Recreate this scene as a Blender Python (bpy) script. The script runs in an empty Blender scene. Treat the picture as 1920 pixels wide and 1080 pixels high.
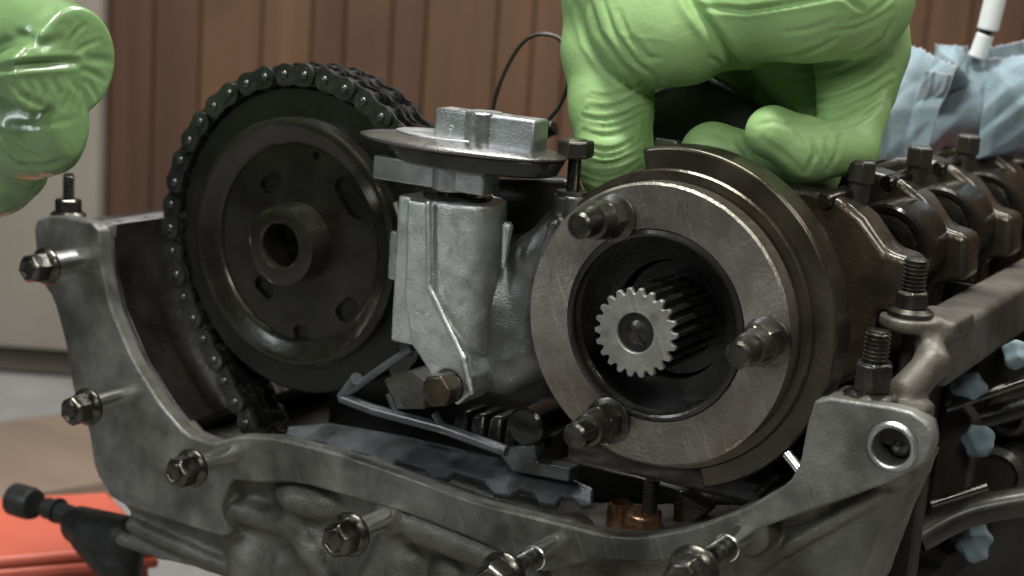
import bpy, bmesh, math, random
import numpy as np
from mathutils import Vector, Matrix
random.seed(7); rng = np.random.default_rng(7)
rad = math.radians
scene = bpy.context.scene
COL = scene.collection
MM = 0.001                                     # everything below is measured in millimetres

# ------------------------------------------------------------------ camera
TH, PH, RO, FPX, DIST = rad(30), rad(12), rad(4), 3000.0, 540.0
Fv = np.array([-math.sin(TH)*math.cos(PH), math.cos(TH)*math.cos(PH), -math.sin(PH)])
R0 = np.array([math.cos(TH), math.sin(TH), 0.0]); U0 = np.cross(R0, Fv)
Rv = R0*math.cos(RO)+U0*math.sin(RO); Uv = U0*math.cos(RO)-R0*math.sin(RO)
CAM = -Fv*DIST
cd = bpy.data.cameras.new("camera"); co = bpy.data.objects.new("camera", cd); COL.objects.link(co)
m = Matrix((tuple(Rv), tuple(Uv), tuple(-Fv))).transposed().to_4x4(); m.translation = Vector(CAM*MM)
co.matrix_world = m
cd.sensor_width = 36; cd.lens = FPX/1920*36; cd.clip_start = 0.01; cd.clip_end = 50
cd.dof.use_dof = True; cd.dof.focus_distance = 0.53; cd.dof.aperture_fstop = 12
scene.camera = co
# ------------------------------------------------------------------ light
scene.view_settings.view_transform = 'Standard'; scene.view_settings.look = 'None'
scene.view_settings.exposure = -0.1; scene.view_settings.gamma = 1.0
w = bpy.data.worlds.new("World"); scene.world = w; w.use_nodes = True
bg = w.node_tree.nodes['Background']; bg.inputs[0].default_value = (0.80, 0.92, 1.0, 1); bg.inputs[1].default_value = 0.026
def area(name, loc, target, sx, sy, power, color):
    l = bpy.data.lights.new(name, 'AREA'); l.shape = 'RECTANGLE'; l.size = sx*MM; l.size_y = sy*MM
    l.energy = power; l.color = color
    o = bpy.data.objects.new(name, l); COL.objects.link(o)
    o.location = Vector(loc)*MM
    o.rotation_euler = (Vector(target)-Vector(loc)).to_track_quat('-Z', 'Y').to_euler()
    return o
area("shop_lamp", (-20, -140, 900), (0, 20, 0), 460, 110, 12.8, (0.98, 1.0, 0.93))
area("front_window", (-620, -900, 560), (0, 0, 0), 140, 700, 4.2, (0.88, 0.95, 1.0))
area("bench_lamp", (330, -430, 420), (40, 0, -20), 200, 140, 1.6, (0.98, 1.0, 0.94))
area("ceiling_lamp", (-60, 360, 560), (0, 20, 0), 620, 60, 4.8, (0.97, 0.99, 1.0))
area("side_lamp", (700, 500, 900), (80, 60, 0), 300, 300, 4.0, (1.0, 0.95, 0.86))

# ------------------------------------------------------------------ measuring helpers
def ray(px, py):
    return Fv+((px-960)/FPX)*Rv-((py-540)/FPX)*Uv
def P(px, py, Y):
    """point of the plane y = Y (mm) measured from the photograph"""
    d = ray(px, py); return CAM+d*((Y-CAM[1])/d[1])
def PZ(px, py, Z):
    d = ray(px, py); return CAM+d*((Z-CAM[2])/d[2])
def PP(px, py, p0, n):
    d = ray(px, py); return CAM+d*(np.dot(np.asarray(p0)-CAM, n)/np.dot(d, n))
def pxmm(p): return FPX/np.dot(np.asarray(p)-CAM, Fv)
def proj(V):
    D = V-CAM; z = D@Fv
    return np.stack([960+FPX*(D@Rv)/z, 540-FPX*(D@Uv)/z], 1)

# ------------------------------------------------------------------ materials
def mat(name, c1, c2=None, metal=0.0, rough=0.5, rvar=0.12, scale=60, detail=6, bump=0.0, bscale=900,
        coat=0.0, aniso=0.0, sss=0.0, stain=None, stain_scale=25, stretch=None, spec=0.5, wrinkle=0.0, scratch=0.0, edge=(0.35, 0.65), stain_t=(0.55, 0.7)):
    M = bpy.data.materials.new(name); M.use_nodes = True
    nt = M.node_tree; N = nt.nodes; L = nt.links; b = N['Principled BSDF']
    tc = N.new('ShaderNodeTexCoord'); vec = tc.outputs['Object']
    if stretch:
        mp = N.new('ShaderNodeMapping'); mp.inputs['Scale'].default_value = stretch
        L.new(vec, mp.inputs[0]); svec = mp.outputs[0]
    else: svec = vec
    nz = N.new('ShaderNodeTexNoise'); nz.inputs['Scale'].default_value = scale; nz.inputs['Detail'].default_value = detail
    nz.inputs['Roughness'].default_value = 0.62
    L.new(svec, nz.inputs['Vector'])
    rp = N.new('ShaderNodeValToRGB'); L.new(nz.outputs[0], rp.inputs[0])
    c2 = c2 or tuple(x*0.6 for x in c1)
    rp.color_ramp.elements[0].position, rp.color_ramp.elements[1].position = edge
    rp.color_ramp.elements[0].color = (*c2, 1); rp.color_ramp.elements[1].color = (*c1, 1)
    col = rp.outputs[0]
    if stain:
        n2 = N.new('ShaderNodeTexNoise'); n2.inputs['Scale'].default_value = stain_scale; n2.inputs['Detail'].default_value = 5
        L.new(vec, n2.inputs['Vector'])
        r2 = N.new('ShaderNodeValToRGB'); L.new(n2.outputs[0], r2.inputs[0])
        r2.color_ramp.elements[0].position, r2.color_ramp.elements[1].position = stain_t
        mx = N.new('ShaderNodeMix'); mx.data_type = 'RGBA'; L.new(r2.outputs[0], mx.inputs[0])
        L.new(col, mx.inputs[6]); mx.inputs[7].default_value = (*stain, 1); col = mx.outputs[2]
    if scratch:
        for rot, th, amt in ((0.45, 0.60, scratch), (-0.9, 0.64, scratch*.6)):
            mp3 = N.new('ShaderNodeMapping'); mp3.inputs['Rotation'].default_value = (0, rot, 0); L.new(vec, mp3.inputs[0])
            mp4 = N.new('ShaderNodeMapping'); mp4.inputs['Scale'].default_value = (800, 40, 35); L.new(mp3.outputs[0], mp4.inputs[0])
            n6 = N.new('ShaderNodeTexNoise'); n6.inputs['Scale'].default_value = 1.0; n6.inputs['Detail'].default_value = 3; L.new(mp4.outputs[0], n6.inputs['Vector'])
            r6 = N.new('ShaderNodeMapRange'); r6.inputs[1].default_value = th; r6.inputs[2].default_value = th+.08; r6.inputs[4].default_value = amt; L.new(n6.outputs[0], r6.inputs[0])
            m6 = N.new('ShaderNodeMix'); m6.data_type = 'RGBA'; L.new(r6.outputs[0], m6.inputs[0]); L.new(col, m6.inputs[6]); m6.inputs[7].default_value = (*[min(1, x*2.4) for x in c1], 1); col = m6.outputs[2]
    L.new(col, b.inputs['Base Color'])
    n3 = N.new('ShaderNodeTexNoise'); n3.inputs['Scale'].default_value = scale*1.7; n3.inputs['Detail'].default_value = 4
    L.new(svec, n3.inputs['Vector'])
    mr = N.new('ShaderNodeMapRange'); L.new(n3.outputs[0], mr.inputs[0])
    mr.inputs[1].default_value = 0.3; mr.inputs[2].default_value = 0.7
    mr.inputs[3].default_value = max(0.04, rough-rvar); mr.inputs[4].default_value = min(1, rough+rvar)
    L.new(mr.outputs[0], b.inputs['Roughness'])
    b.inputs['Metallic'].default_value = metal; b.inputs['Specular IOR Level'].default_value = spec
    b.inputs['Coat Weight'].default_value = coat; b.inputs['Coat Roughness'].default_value = 0.12
    if sss:
        b.inputs['Subsurface Weight'].default_value = sss; b.inputs['Subsurface Scale'].default_value = 0.004
    if aniso:
        b.inputs['Anisotropic'].default_value = aniso
        tg = N.new('ShaderNodeTangent'); tg.direction_type = 'RADIAL'; tg.axis = 'Y'; L.new(tg.outputs[0], b.inputs['Tangent'])
    if wrinkle:
        mp2 = N.new('ShaderNodeMapping'); mp2.inputs['Scale'].default_value = (0.7, 0.7, 1.9); mp2.inputs['Rotation'].default_value = (0, 0.45, 0); L.new(vec, mp2.inputs[0])
        n5 = N.new('ShaderNodeTexNoise'); n5.noise_type = 'RIDGED_MULTIFRACTAL'; n5.inputs['Scale'].default_value = 60; n5.inputs['Detail'].default_value = 3; n5.inputs['Distortion'].default_value = 0.6
        L.new(mp2.outputs[0], n5.inputs['Vector'])
        bp5 = N.new('ShaderNodeBump'); bp5.inputs['Strength'].default_value = wrinkle; bp5.inputs['Distance'].default_value = 0.0009
        L.new(n5.outputs[0], bp5.inputs['Height']); L.new(bp5.outputs[0], b.inputs['Normal'])
    if bump:
        n4 = N.new('ShaderNodeTexNoise'); n4.inputs['Scale'].default_value = bscale; n4.inputs['Detail'].default_value = 4
        L.new(svec, n4.inputs['Vector'])
        bp = N.new('ShaderNodeBump'); bp.inputs['Strength'].default_value = bump; bp.inputs['Distance'].default_value = 0.0006
        L.new(n4.outputs[0], bp.inputs['Height'])
        if wrinkle: L.new(bp5.outputs[0], bp.inputs['Normal'])
        L.new(bp.outputs[0], b.inputs['Normal'])
    return M

ALU = mat("cast_aluminium", (0.185, 0.18, 0.16), (0.095, 0.092, 0.078), metal=0.45, rough=0.46, scale=50, detail=9, bump=0.6, bscale=1000, stain=(0.04, 0.034, 0.025), stain_scale=30, stain_t=(0.5, 0.75))
ALU_CLEAN = mat("clean_cast_aluminium", (0.70, 0.715, 0.70), (0.50, 0.515, 0.505), metal=0.95, rough=0.38, scale=130, bump=0.45, bscale=2100, stain=(0.26, 0.26, 0.25), stain_scale=34, stain_t=(0.55, 0.8))
ALU_PLATE = mat("machined_aluminium", (0.52, 0.53, 0.53), (0.36, 0.37, 0.37), metal=0.9, rough=0.34, scale=60, bump=0.25, bscale=1500)
RAILM = mat("brown_grey_cast_rail", (0.135, 0.120, 0.100), (0.068, 0.059, 0.047), metal=0.3, rough=0.5, scale=35, bump=0.4, bscale=500, stain=(0.03, 0.024, 0.018), stain_scale=24, stain_t=(0.5, 0.75))
PLATEM = mat("dull_steel_plate", (0.23, 0.22, 0.21), (0.12, 0.108, 0.098), metal=0.85, rough=0.3, scale=26, bump=0.15, coat=0.15, stain=(0.05, 0.04, 0.032), stain_scale=18)
BOSSM = mat("dark_oily_iron", (0.045, 0.039, 0.031), (0.016, 0.014, 0.011), metal=0.6, rough=0.25, scale=45, bump=0.3, bscale=500, coat=0.5)
ARMM = mat("shaded_grey_casting", (0.30, 0.31, 0.30), (0.16, 0.165, 0.16), metal=0.8, rough=0.36, scale=70, detail=8, bump=0.35, bscale=1700, coat=0.15, stain=(0.06, 0.06, 0.055), stain_scale=36, stain_t=(0.45, 0.68))  # shade on the bracket's right side is put into this darker colour
MACH = mat("machined_flange_face", (0.225, 0.222, 0.203), (0.095, 0.094, 0.084), metal=0.35, rough=0.42, scale=60, detail=10, scratch=0.07, bump=0.4, bscale=900, stain=(0.042, 0.040, 0.034), stain_scale=26, stain_t=(0.47, 0.66))
RINGM = mat("brushed_steel", (0.33, 0.305, 0.265), (0.21, 0.19, 0.16), metal=0.85, rough=0.36, rvar=0.1, scale=50, aniso=0.6, scratch=0.2, bump=0.3, bscale=700, stain=(0.10, 0.07, 0.045), stain_scale=26, stain_t=(0.54, 0.72))
FLANGEM = mat("brown_tinted_steel", (0.120, 0.103, 0.076), (0.065, 0.055, 0.040), metal=0.8, rough=0.30, scale=28, bump=0.15, bscale=500, coat=0.2, stain=(0.03, 0.024, 0.016), stain_scale=20, stain_t=(0.55, 0.75))
DARKSTEEL = mat("oily_dark_steel", (0.040, 0.040, 0.037), (0.015, 0.0145, 0.013), metal=0.6, rough=0.26, scale=60, bump=0.2, coat=0.35)
SPROCK = mat("sprocket_steel", (0.042, 0.039, 0.033), (0.018, 0.016, 0.012), metal=0.55, rough=0.28, scale=40, bump=0.2, bscale=500, coat=0.35)
CHAINM = mat("oily_chain_steel", (0.085, 0.088, 0.087), (0.030, 0.030, 0.028), metal=0.75, rough=0.24, rvar=0.08, scale=150, bump=0.1, coat=0.4)
BROWN = mat("oil_stained_cast_iron", (0.088, 0.066, 0.044), (0.034, 0.026, 0.018), metal=0.45, rough=0.32, scale=38, bump=0.4, bscale=500, coat=0.4, stain=(0.016, 0.012, 0.008), stain_scale=30, stain_t=(0.46, 0.7))
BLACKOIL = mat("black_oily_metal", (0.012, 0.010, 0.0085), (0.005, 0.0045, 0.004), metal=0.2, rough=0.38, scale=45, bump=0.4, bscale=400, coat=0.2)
BOLTM = mat("dull_zinc_bolt", (0.13, 0.125, 0.11), (0.055, 0.052, 0.045), metal=0.9, rough=0.24, scale=140, bump=0.15, stain=(0.03, 0.028, 0.024), stain_scale=110)
SHANKM = mat("bright_steel_shank", (0.82, 0.81, 0.78), (0.70, 0.68, 0.65), metal=0.97, rough=0.22, rvar=0.05, scale=90)
BOLTDARK = mat("dark_oily_bolt", (0.10, 0.095, 0.08), (0.045, 0.042, 0.036), metal=0.8, rough=0.32, scale=120, coat=0.2)
COPPER = mat("oil_wet_bronze", (0.36, 0.19, 0.10), (0.16, 0.08, 0.04), metal=0.8, rough=0.22, scale=60, coat=0.5)
BRNBOLT = mat("brown_rusty_bolt", (0.085, 0.064, 0.040), (0.035, 0.026, 0.016), metal=0.65, rough=0.34, scale=90, bump=0.25, coat=0.2)
GASKET = mat("grey_blue_gasket", (0.100, 0.108, 0.114), (0.040, 0.043, 0.046), metal=0.1, rough=0.34, scale=60, bump=0.4, bscale=500, coat=0.3, stain=(0.02, 0.02, 0.02), stain_scale=45)
GLOVE = mat("green_nitrile_glove", (0.31, 0.485, 0.195), (0.275, 0.44, 0.17), rough=0.50, wrinkle=0.35, rvar=0.08, scale=28, sss=0.03, bump=0.3, bscale=420, spec=0.35, stain=(0.16, 0.25, 0.10), stain_scale=38, stain_t=(0.6, 0.85))
GLOVEWET = mat("oil_wet_green_glove", (0.215, 0.345, 0.145), (0.15, 0.25, 0.10), rough=0.30, wrinkle=0.3, rvar=0.1, scale=32, sss=0.03, bump=0.25, bscale=300, coat=0.55, stain=(0.085, 0.17, 0.05), stain_scale=34)
WOOD = mat("brown_wood", (0.135, 0.063, 0.029), (0.086, 0.039, 0.018), rough=0.7, scale=26, stretch=(1, 1, 0.06), bump=0.2, bscale=160, stain=(0.066, 0.030, 0.014), stain_scale=7)
WOODDARK = mat("dark_brown_wood", (0.105, 0.046, 0.023), (0.060, 0.026, 0.013), rough=0.6, scale=26, stretch=(1, 1, 0.06), bump=0.2, bscale=160)
PANEL = mat("beige_painted_panel", (0.285, 0.248, 0.21), (0.24, 0.207, 0.173), rough=0.6, scale=8, bump=0.05)
TRIM = mat("brown_kick_board", (0.12, 0.095, 0.075), (0.08, 0.065, 0.05), rough=0.6, scale=14)
CONC = mat("grey_concrete", (0.30, 0.29, 0.28), (0.20, 0.195, 0.185), rough=0.8, scale=12, bump=0.3, bscale=80, stain=(0.13, 0.12, 0.11), stain_scale=5)
BOARD = mat("pale_plywood", (0.25, 0.18, 0.135), (0.19, 0.135, 0.10), rough=0.65, scale=20, stretch=(0.2, 1, 1), bump=0.15, bscale=90)
RED = mat("red_plastic", (0.70, 0.15, 0.095), (0.60, 0.12, 0.075), rough=0.38, scale=20, bump=0.05)
RUBBER = mat("black_rubber", (0.018, 0.019, 0.018), (0.010, 0.010, 0.010), rough=0.5, scale=60, bump=0.2)
TOWEL = mat("blue_paper_towel", (0.215, 0.275, 0.31), (0.17, 0.22, 0.25), rough=0.95, scale=30, sss=0.3, bump=0.4, bscale=420, spec=0.2)
WIREM = mat("dark_wire", (0.13, 0.12, 0.10), (0.07, 0.065, 0.055), metal=0.8, rough=0.35, scale=90)
WHITEM = mat("white_gloss_plastic", (0.82, 0.82, 0.82), (0.76, 0.76, 0.77), rough=0.18, scale=30, coat=0.6)
LIGHTSTEEL = mat("ground_light_steel", (0.33, 0.325, 0.29), (0.24, 0.235, 0.205), metal=0.6, rough=0.45, scale=110, detail=9, bump=0.25, scratch=0.2, stain=(0.14, 0.13, 0.11), stain_scale=70)
ENGRAVE = mat("stamped_mark", (0.60, 0.60, 0.58), (0.5, 0.5, 0.48), metal=0.7, rough=0.4)
DIRT = mat("dark_dirty_iron", (0.055, 0.050, 0.040), (0.022, 0.020, 0.016), metal=0.3, rough=0.5, scale=30, bump=0.4, bscale=350, coat=0.15)

# ------------------------------------------------------------------ mesh helpers
def frame(a, b):
    ax = np.asarray(b, float)-np.asarray(a, float); L = np.linalg.norm(ax); ax = ax/L
    t = np.array([0, 0, 1.0]) if abs(ax[2]) < 0.9 else np.array([1.0, 0, 0])
    u = np.cross(ax, t); u /= np.linalg.norm(u); v = np.cross(ax, u)
    return ax, u, v, L
class MB:
    def __init__(s): s.v = []; s.f = []; s.mi = []
    def add(s, V, F, mi=0):
        o = len(s.v); s.v.extend([tuple(map(float, p)) for p in V]); s.f.extend([tuple(i+o for i in f) for f in F]); s.mi.extend([mi]*len(F)); return s
    def lathe(s, a, b, prof, n=32, closed=False, rot=0.0, mi=0):
        """prof: (t mm along a->b, r)"""
        ax, u, v, L = frame(a, b); a = np.asarray(a, float); V = []; F = []
        for (t, r) in prof:
            for k in range(n):
                q = rot+2*math.pi*k/n; V.append(a+ax*t+(u*math.cos(q)+v*math.sin(q))*r)
        m_ = len(prof)
        for i in range(m_ if closed else m_-1):
            j = (i+1) % m_
            for k in range(n):
                k2 = (k+1) % n; F.append((i*n+k, i*n+k2, j*n+k2, j*n+k))
        if not closed:
            F.append(tuple(range(n-1, -1, -1))); F.append(tuple((m_-1)*n+k for k in range(n)))
        return s.add(V, F, mi)
    def cyl(s, a, b, r0, r1=None, n=28, ch=0.0, rot=0.0, mi=0):
        L = np.linalg.norm(np.asarray(b, float)-np.asarray(a, float)); r1 = r0 if r1 is None else r1
        pr = [(0, r0), (L, r1)] if not ch else [(0, r0-ch), (ch, r0), (L-ch, r1), (L, r1-ch)]
        return s.lathe(a, b, pr, n, rot=rot, mi=mi)
    def hex(s, a, b, r, ch=0.7, rot=0.0):
        return s.cyl(a, b, r, n=6, ch=ch, rot=rot)
    def prism(s, pts, vec, mi=0):
        n = len(pts); vec = np.asarray(vec, float); A = [np.asarray(p, float) for p in pts]
        F = [tuple(range(n)), tuple(range(2*n-1, n-1, -1))]+[(i, n+i, n+(i+1) % n, (i+1) % n) for i in range(n)]
        return s.add(A+[p+vec for p in A], F, mi)
    def box(s, c, d, R=None):
        c = np.asarray(c, float); d = np.asarray(d, float)/2
        R = np.eye(3) if R is None else R
        V = [c+R@(np.array(q)*d) for q in [(-1,-1,-1),(1,-1,-1),(1,1,-1),(-1,1,-1),(-1,-1,1),(1,-1,1),(1,1,1),(-1,1,1)]]
        return s.add(V, [(0,3,2,1),(4,5,6,7),(0,1,5,4),(1,2,6,5),(2,3,7,6),(3,0,4,7)])
    def tube(s, path, r, n=10):
        pts = [np.asarray(p, float) for p in path]; N = len(pts); V = []; F = []; u = None
        for i, p in enumerate(pts):
            t = pts[min(i+1, N-1)]-pts[max(i-1, 0)]; t /= np.linalg.norm(t)
            if u is None:
                u = np.cross(t, [0, 0, 1.0] if abs(t[2]) < .9 else [1.0, 0, 0])
            u = u-t*np.dot(u, t); u /= np.linalg.norm(u); w_ = np.cross(t, u)
            rr = r[i] if hasattr(r, '__len__') else r
            for k in range(n):
                q = 2*math.pi*k/n; V.append(p+(u*math.cos(q)+w_*math.sin(q))*rr)
        for i in range(N-1):
            for k in range(n):
                k2 = (k+1) % n; F.append((i*n+k, i*n+k2, (i+1)*n+k2, (i+1)*n+k))
        F.append(tuple(range(n-1, -1, -1))); F.append(tuple((N-1)*n+k for k in range(n)))
        return s.add(V, F)
    def thread(s, a, b, r, pitch=1.25, n=24, depth=0.6):
        L = np.linalg.norm(np.asarray(b, float)-np.asarray(a, float)); pr = [(0, r-depth)]; t = 0.0
        while t+pitch < L:
            pr += [(t+pitch*.12, r-depth), (t+pitch*.45, r), (t+pitch*.6, r), (t+pitch*.92, r-depth)]; t += pitch
        pr += [(L-0.2, r-depth), (L, r-depth-0.6)]
        return s.lathe(a, b, pr, n)
    def mesh(s, name, origin=(0, 0, 0), smooth=35):
        me = bpy.data.meshes.new(name); o = np.asarray(origin, float)
        me.from_pydata([tuple((np.array(p)-o)*MM) for p in s.v], [], s.f)
        bm = bmesh.new(); bm.from_mesh(me); bmesh.ops.recalc_face_normals(bm, faces=bm.faces); bm.to_mesh(me); bm.free()
        if any(s.mi): me.polygons.foreach_set('material_index', s.mi)
        if smooth: me.shade_smooth(); me.set_sharp_from_angle(angle=rad(smooth))
        return me
    def build(s, name, M, parent=None, bevel=0.0, smooth=35, seg=2):
        o_ = parent['_o'] if parent is not None else (0, 0, 0)
        me = s.mesh(name, o_, smooth)
        return link(name, me, M, parent, bevel, seg)
ORG = {}
def link(name, me, M, parent=None, bevel=0.0, seg=2):
    ob = bpy.data.objects.new(name, me); COL.objects.link(ob)
    for q in (M if isinstance(M, (list, tuple)) else [M]): me.materials.append(q)
    if parent is not None:
        ob.parent = parent['ob'] if isinstance(parent, dict) else parent
    if bevel:
        md = ob.modifiers.new("bevel", 'BEVEL'); md.width = bevel*MM; md.segments = seg; md.limit_method = 'ANGLE'; md.angle_limit = rad(35)
        md.harden_normals = False
    return ob
class T(dict):
    pass
def thing(name, label, cat, at, group=None, kind=None):
    e = bpy.data.objects.new(name, None); COL.objects.link(e); e.empty_display_size = 0.01
    e.location = Vector([float(x) for x in at])*MM
    if label: e['label'] = label
    if cat: e['category'] = cat
    if group: e['group'] = group
    if kind: e['kind'] = kind
    return T(ob=e, _o=np.asarray(at, float))
def sub(ob, thing_):                            # lets a part take children of its own
    return T(ob=ob, _o=thing_['_o'])

# signed-distance modelling for cast and organic shapes ------------------------------------------------
def smin(a, b, k):
    h = np.clip(0.5+0.5*(b-a)/k, 0, 1); return b+(a-b)*h-k*h*(1-h)
def smax(a, b, k): return -smin(-a, -b, k)
def capsule(p, a, b, ra, rb=None):
    rb = ra if rb is None else rb
    a = np.asarray(a, float); b = np.asarray(b, float); ba = b-a; l2 = float(ba@ba)+1e-9
    X, Y, Z = p
    h = np.clip(((X-a[0])*ba[0]+(Y-a[1])*ba[1]+(Z-a[2])*ba[2])/l2, 0, 1)
    return np.sqrt((X-a[0]-ba[0]*h)**2+(Y-a[1]-ba[1]*h)**2+(Z-a[2]-ba[2]*h)**2)-(ra+(rb-ra)*h)
def ellips(p, c, r):
    X, Y, Z = p
    q = np.sqrt(((X-c[0])/r[0])**2+((Y-c[1])/r[1])**2+((Z-c[2])/r[2])**2)
    q2 = np.sqrt(((X-c[0])/r[0]**2)**2+((Y-c[1])/r[1]**2)**2+((Z-c[2])/r[2]**2)**2)+1e-6
    return q*(q-1)/q2
def sdbox(p, c, h, r=0.0):
    q = [np.abs(p[i]-c[i])-h[i]+r for i in range(3)]
    return np.sqrt(sum(np.maximum(x, 0)**2 for x in q))+np.minimum(np.maximum(q[0], np.maximum(q[1], q[2])), 0)-r
def cyl_y(p, cx, cz, r, y0, y1):
    d = np.hypot(p[0]-cx, p[2]-cz)-r; return np.maximum(d, np.maximum(y0-p[1], p[1]-y1))
def cyl_z(p, cx, cy, r, z0, z1):
    d = np.hypot(p[0]-cx, p[1]-cy)-r; return np.maximum(d, np.maximum(z0-p[2], p[2]-z1))
def poly2d(x, z, pts):
    d = np.full(x.shape, 1e9); s_ = np.ones(x.shape); n = len(pts)
    for i in range(n):
        a = pts[i]; b = pts[i-1]; ex, ez = b[0]-a[0], b[1]-a[1]; wx, wz = x-a[0], z-a[1]
        h = np.clip((wx*ex+wz*ez)/(ex*ex+ez*ez+1e-9), 0, 1)
        d = np.minimum(d, (wx-ex*h)**2+(wz-ez*h)**2)
        c1 = z >= a[1]; c2 = z < b[1]; c3 = ex*wz > ez*wx
        flip = (c1 & c2 & c3) | (~c1 & ~c2 & ~c3); s_ = np.where(flip, -s_, s_)
    return s_*np.sqrt(d)
def nets(fn, lo, hi, h):
    lo = np.asarray(lo, float); hi = np.asarray(hi, float)
    ax = [np.arange(lo[i], hi[i]+h, h, dtype=np.float32) for i in range(3)]
    p = np.meshgrid(*ax, indexing='ij', sparse=True)
    D = fn(p); D = np.ascontiguousarray(np.broadcast_to(D, tuple(len(a) for a in ax))).astype(np.float32)
    D[0] = np.maximum(D[0], .3); D[-1] = np.maximum(D[-1], .3); D[:, 0] = np.maximum(D[:, 0], .3); D[:, -1] = np.maximum(D[:, -1], .3)
    D[:, :, 0] = np.maximum(D[:, :, 0], .3); D[:, :, -1] = np.maximum(D[:, :, -1], .3)
    S = D < 0; cnt = np.zeros(tuple(n-1 for n in S.shape), np.int8)
    offs = [(i, j, k) for i in (0, 1) for j in (0, 1) for k in (0, 1)]
    nx, ny, nz = cnt.shape
    for (i, j, k) in offs: cnt += S[i:i+nx, j:j+ny, k:k+nz]
    I, J, K = np.nonzero((cnt > 0) & (cnt < 8))
    idx = np.full(cnt.shape, -1, np.int64); idx[I, J, K] = np.arange(len(I))
    acc = np.zeros((len(I), 3)); num = np.zeros(len(I))
    for o in offs:
        for axi in range(3):
            if o[axi]: continue
            o2 = list(o); o2[axi] = 1
            a = D[I+o[0], J+o[1], K+o[2]]; b = D[I+o2[0], J+o2[1], K+o2[2]]
            c = (a < 0) != (b < 0); t = np.where(c, a/np.where(c, a-b, 1), 0)
            q = np.tile(np.array(o, float), (len(I), 1)); q[:, axi] += t
            acc[c] += q[c]; num += c
    V = (np.stack([I, J, K], 1)+acc/num[:, None])*h+lo
    F = []
    for axi in range(3):
        b1, b2 = [(1, 2), (2, 0), (0, 1)][axi]
        sl = [slice(None)]*3; sl[axi] = slice(0, -1); s2 = [slice(None)]*3; s2[axi] = slice(1, None)
        c = S[tuple(sl)] != S[tuple(s2)]
        g = np.stack(np.nonzero(c), 1); g = g[(g[:, b1] > 0) & (g[:, b2] > 0)]
        g = g[(g[:, b1] < cnt.shape[b1]) & (g[:, b2] < cnt.shape[b2])]
        def id_(d1, d2):
            q = g.copy(); q[:, b1] -= d1; q[:, b2] -= d2; return idx[q[:, 0], q[:, 1], q[:, 2]]
        quad = np.stack([id_(1, 1), id_(0, 1), id_(0, 0), id_(1, 0)], 1)
        ins = S[g[:, 0], g[:, 1], g[:, 2]]; quad[~ins] = quad[~ins][:, ::-1]
        F.append(quad)
    return V, np.concatenate(F)
def np_mesh(name, V, F, origin=(0, 0, 0), smooth=True):
    me = bpy.data.meshes.new(name); V = (V-np.asarray(origin))*MM
    me.vertices.add(len(V)); me.vertices.foreach_set('co', V.astype(np.float32).ravel())
    me.loops.add(F.size); me.loops.foreach_set('vertex_index', F.astype(np.int32).ravel())
    me.polygons.add(len(F)); me.polygons.foreach_set('loop_start', np.arange(0, F.size, F.shape[1], dtype=np.int32))
    me.update(calc_edges=True); me.validate()
    if smooth: me.shade_smooth()
    return me
def relax(V, F, n=1, lam=0.5):
    for _ in range(n):
        acc = np.zeros_like(V); c = np.zeros(len(V))
        for k in range(4):
            a = F[:, k]; b = F[:, (k+1) % 4]
            np.add.at(acc, a, V[b]); np.add.at(acc, b, V[a]); np.add.at(c, a, 1); np.add.at(c, b, 1)
        V = V+lam*(acc/c[:, None]-V)
    return V
def normals(V, F):
    n = np.cross(V[F[:, 2]]-V[F[:, 0]], V[F[:, 3]]-V[F[:, 1]]); N = np.zeros_like(V)
    for k in range(4): np.add.at(N, F[:, k], n)
    return N/(np.linalg.norm(N, axis=1)[:, None]+1e-12)
def creases(V, F, lines, rear=False):
    """press creases (polyline, depth mm, width mm) into a surface and raise the soft ridges beside them"""
    N = normals(V, F); q = proj(V); facing = np.clip(-((V-CAM)*N).sum(1)/np.linalg.norm(V-CAM, axis=1)*2.5+.25, 0, 1)
    s_ = pxmm(V.mean(0)); disp = np.zeros(len(V))
    for pts, dep, wid in lines:
        d = np.full(len(V), 1e9); tt = np.zeros(len(V)); n = len(pts)-1
        for i in range(n):
            a = np.array(pts[i], float); b = np.array(pts[i+1], float); ba = b-a
            h = np.clip(((q-a)@ba)/(ba@ba), 0, 1); di = np.hypot(*(q-a-h[:, None]*ba).T)
            tt = np.where(di < d, (i+h)/n, tt); d = np.minimum(d, di)
        d = d/s_; env = np.sin(np.pi*np.clip(tt, 0.06, 0.94))**0.5
        wid = wid*.8; disp += facing*env*(-.75*dep*np.exp(-(d/wid)**2)+0.28*dep*np.exp(-((d-2.0*wid)/(1.1*wid))**2))
    return V+N*disp[:, None]

# ================================================================== SETTING
WP = CAM+Fv*1250.0; WN = -np.array([Fv[0], Fv[1], 0]); WN /= np.linalg.norm(WN)
FLOOR_Z = PP(60, 700, WP, WN)[2]
wu = np.cross([0, 0, 1.0], -WN); wu = -wu/np.linalg.norm(wu)      # along the wall
if np.dot(wu, Rv) < 0: wu = -wu
def wall_u(px, py=200): return float(np.dot(PP(px, py, WP, WN)-WP, wu))
wall = thing("wall", None, None, (WP[0], WP[1], FLOOR_Z), kind="structure")
edges = [203, 286, 372, 486, 578, 640, 727, 790, 922, 990, 1050, 1150, 1245, 1340, 1440, 1520, 1620, 1720, 1800, 1905, 1990, 2080, 2180, 2300]
for i in range(len(edges)-1):
    a, b = wall_u(edges[i]), wall_u(edges[i+1]); b2 = MB()
    c = WP+wu*(a+b)/2; c[2] = FLOOR_Z+700
    Rm = np.stack([wu, -WN, [0, 0, 1.0]], 1)
    b2.box(c+(-WN)*(8+random.uniform(-0.8, 0.8)), (b-a-0.9, 16, 1400), Rm)
    b2.build("plank", WOODDARK if i in (0, 1, 4, 6, 13, 18) else WOOD, wall, bevel=1.0)
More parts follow.
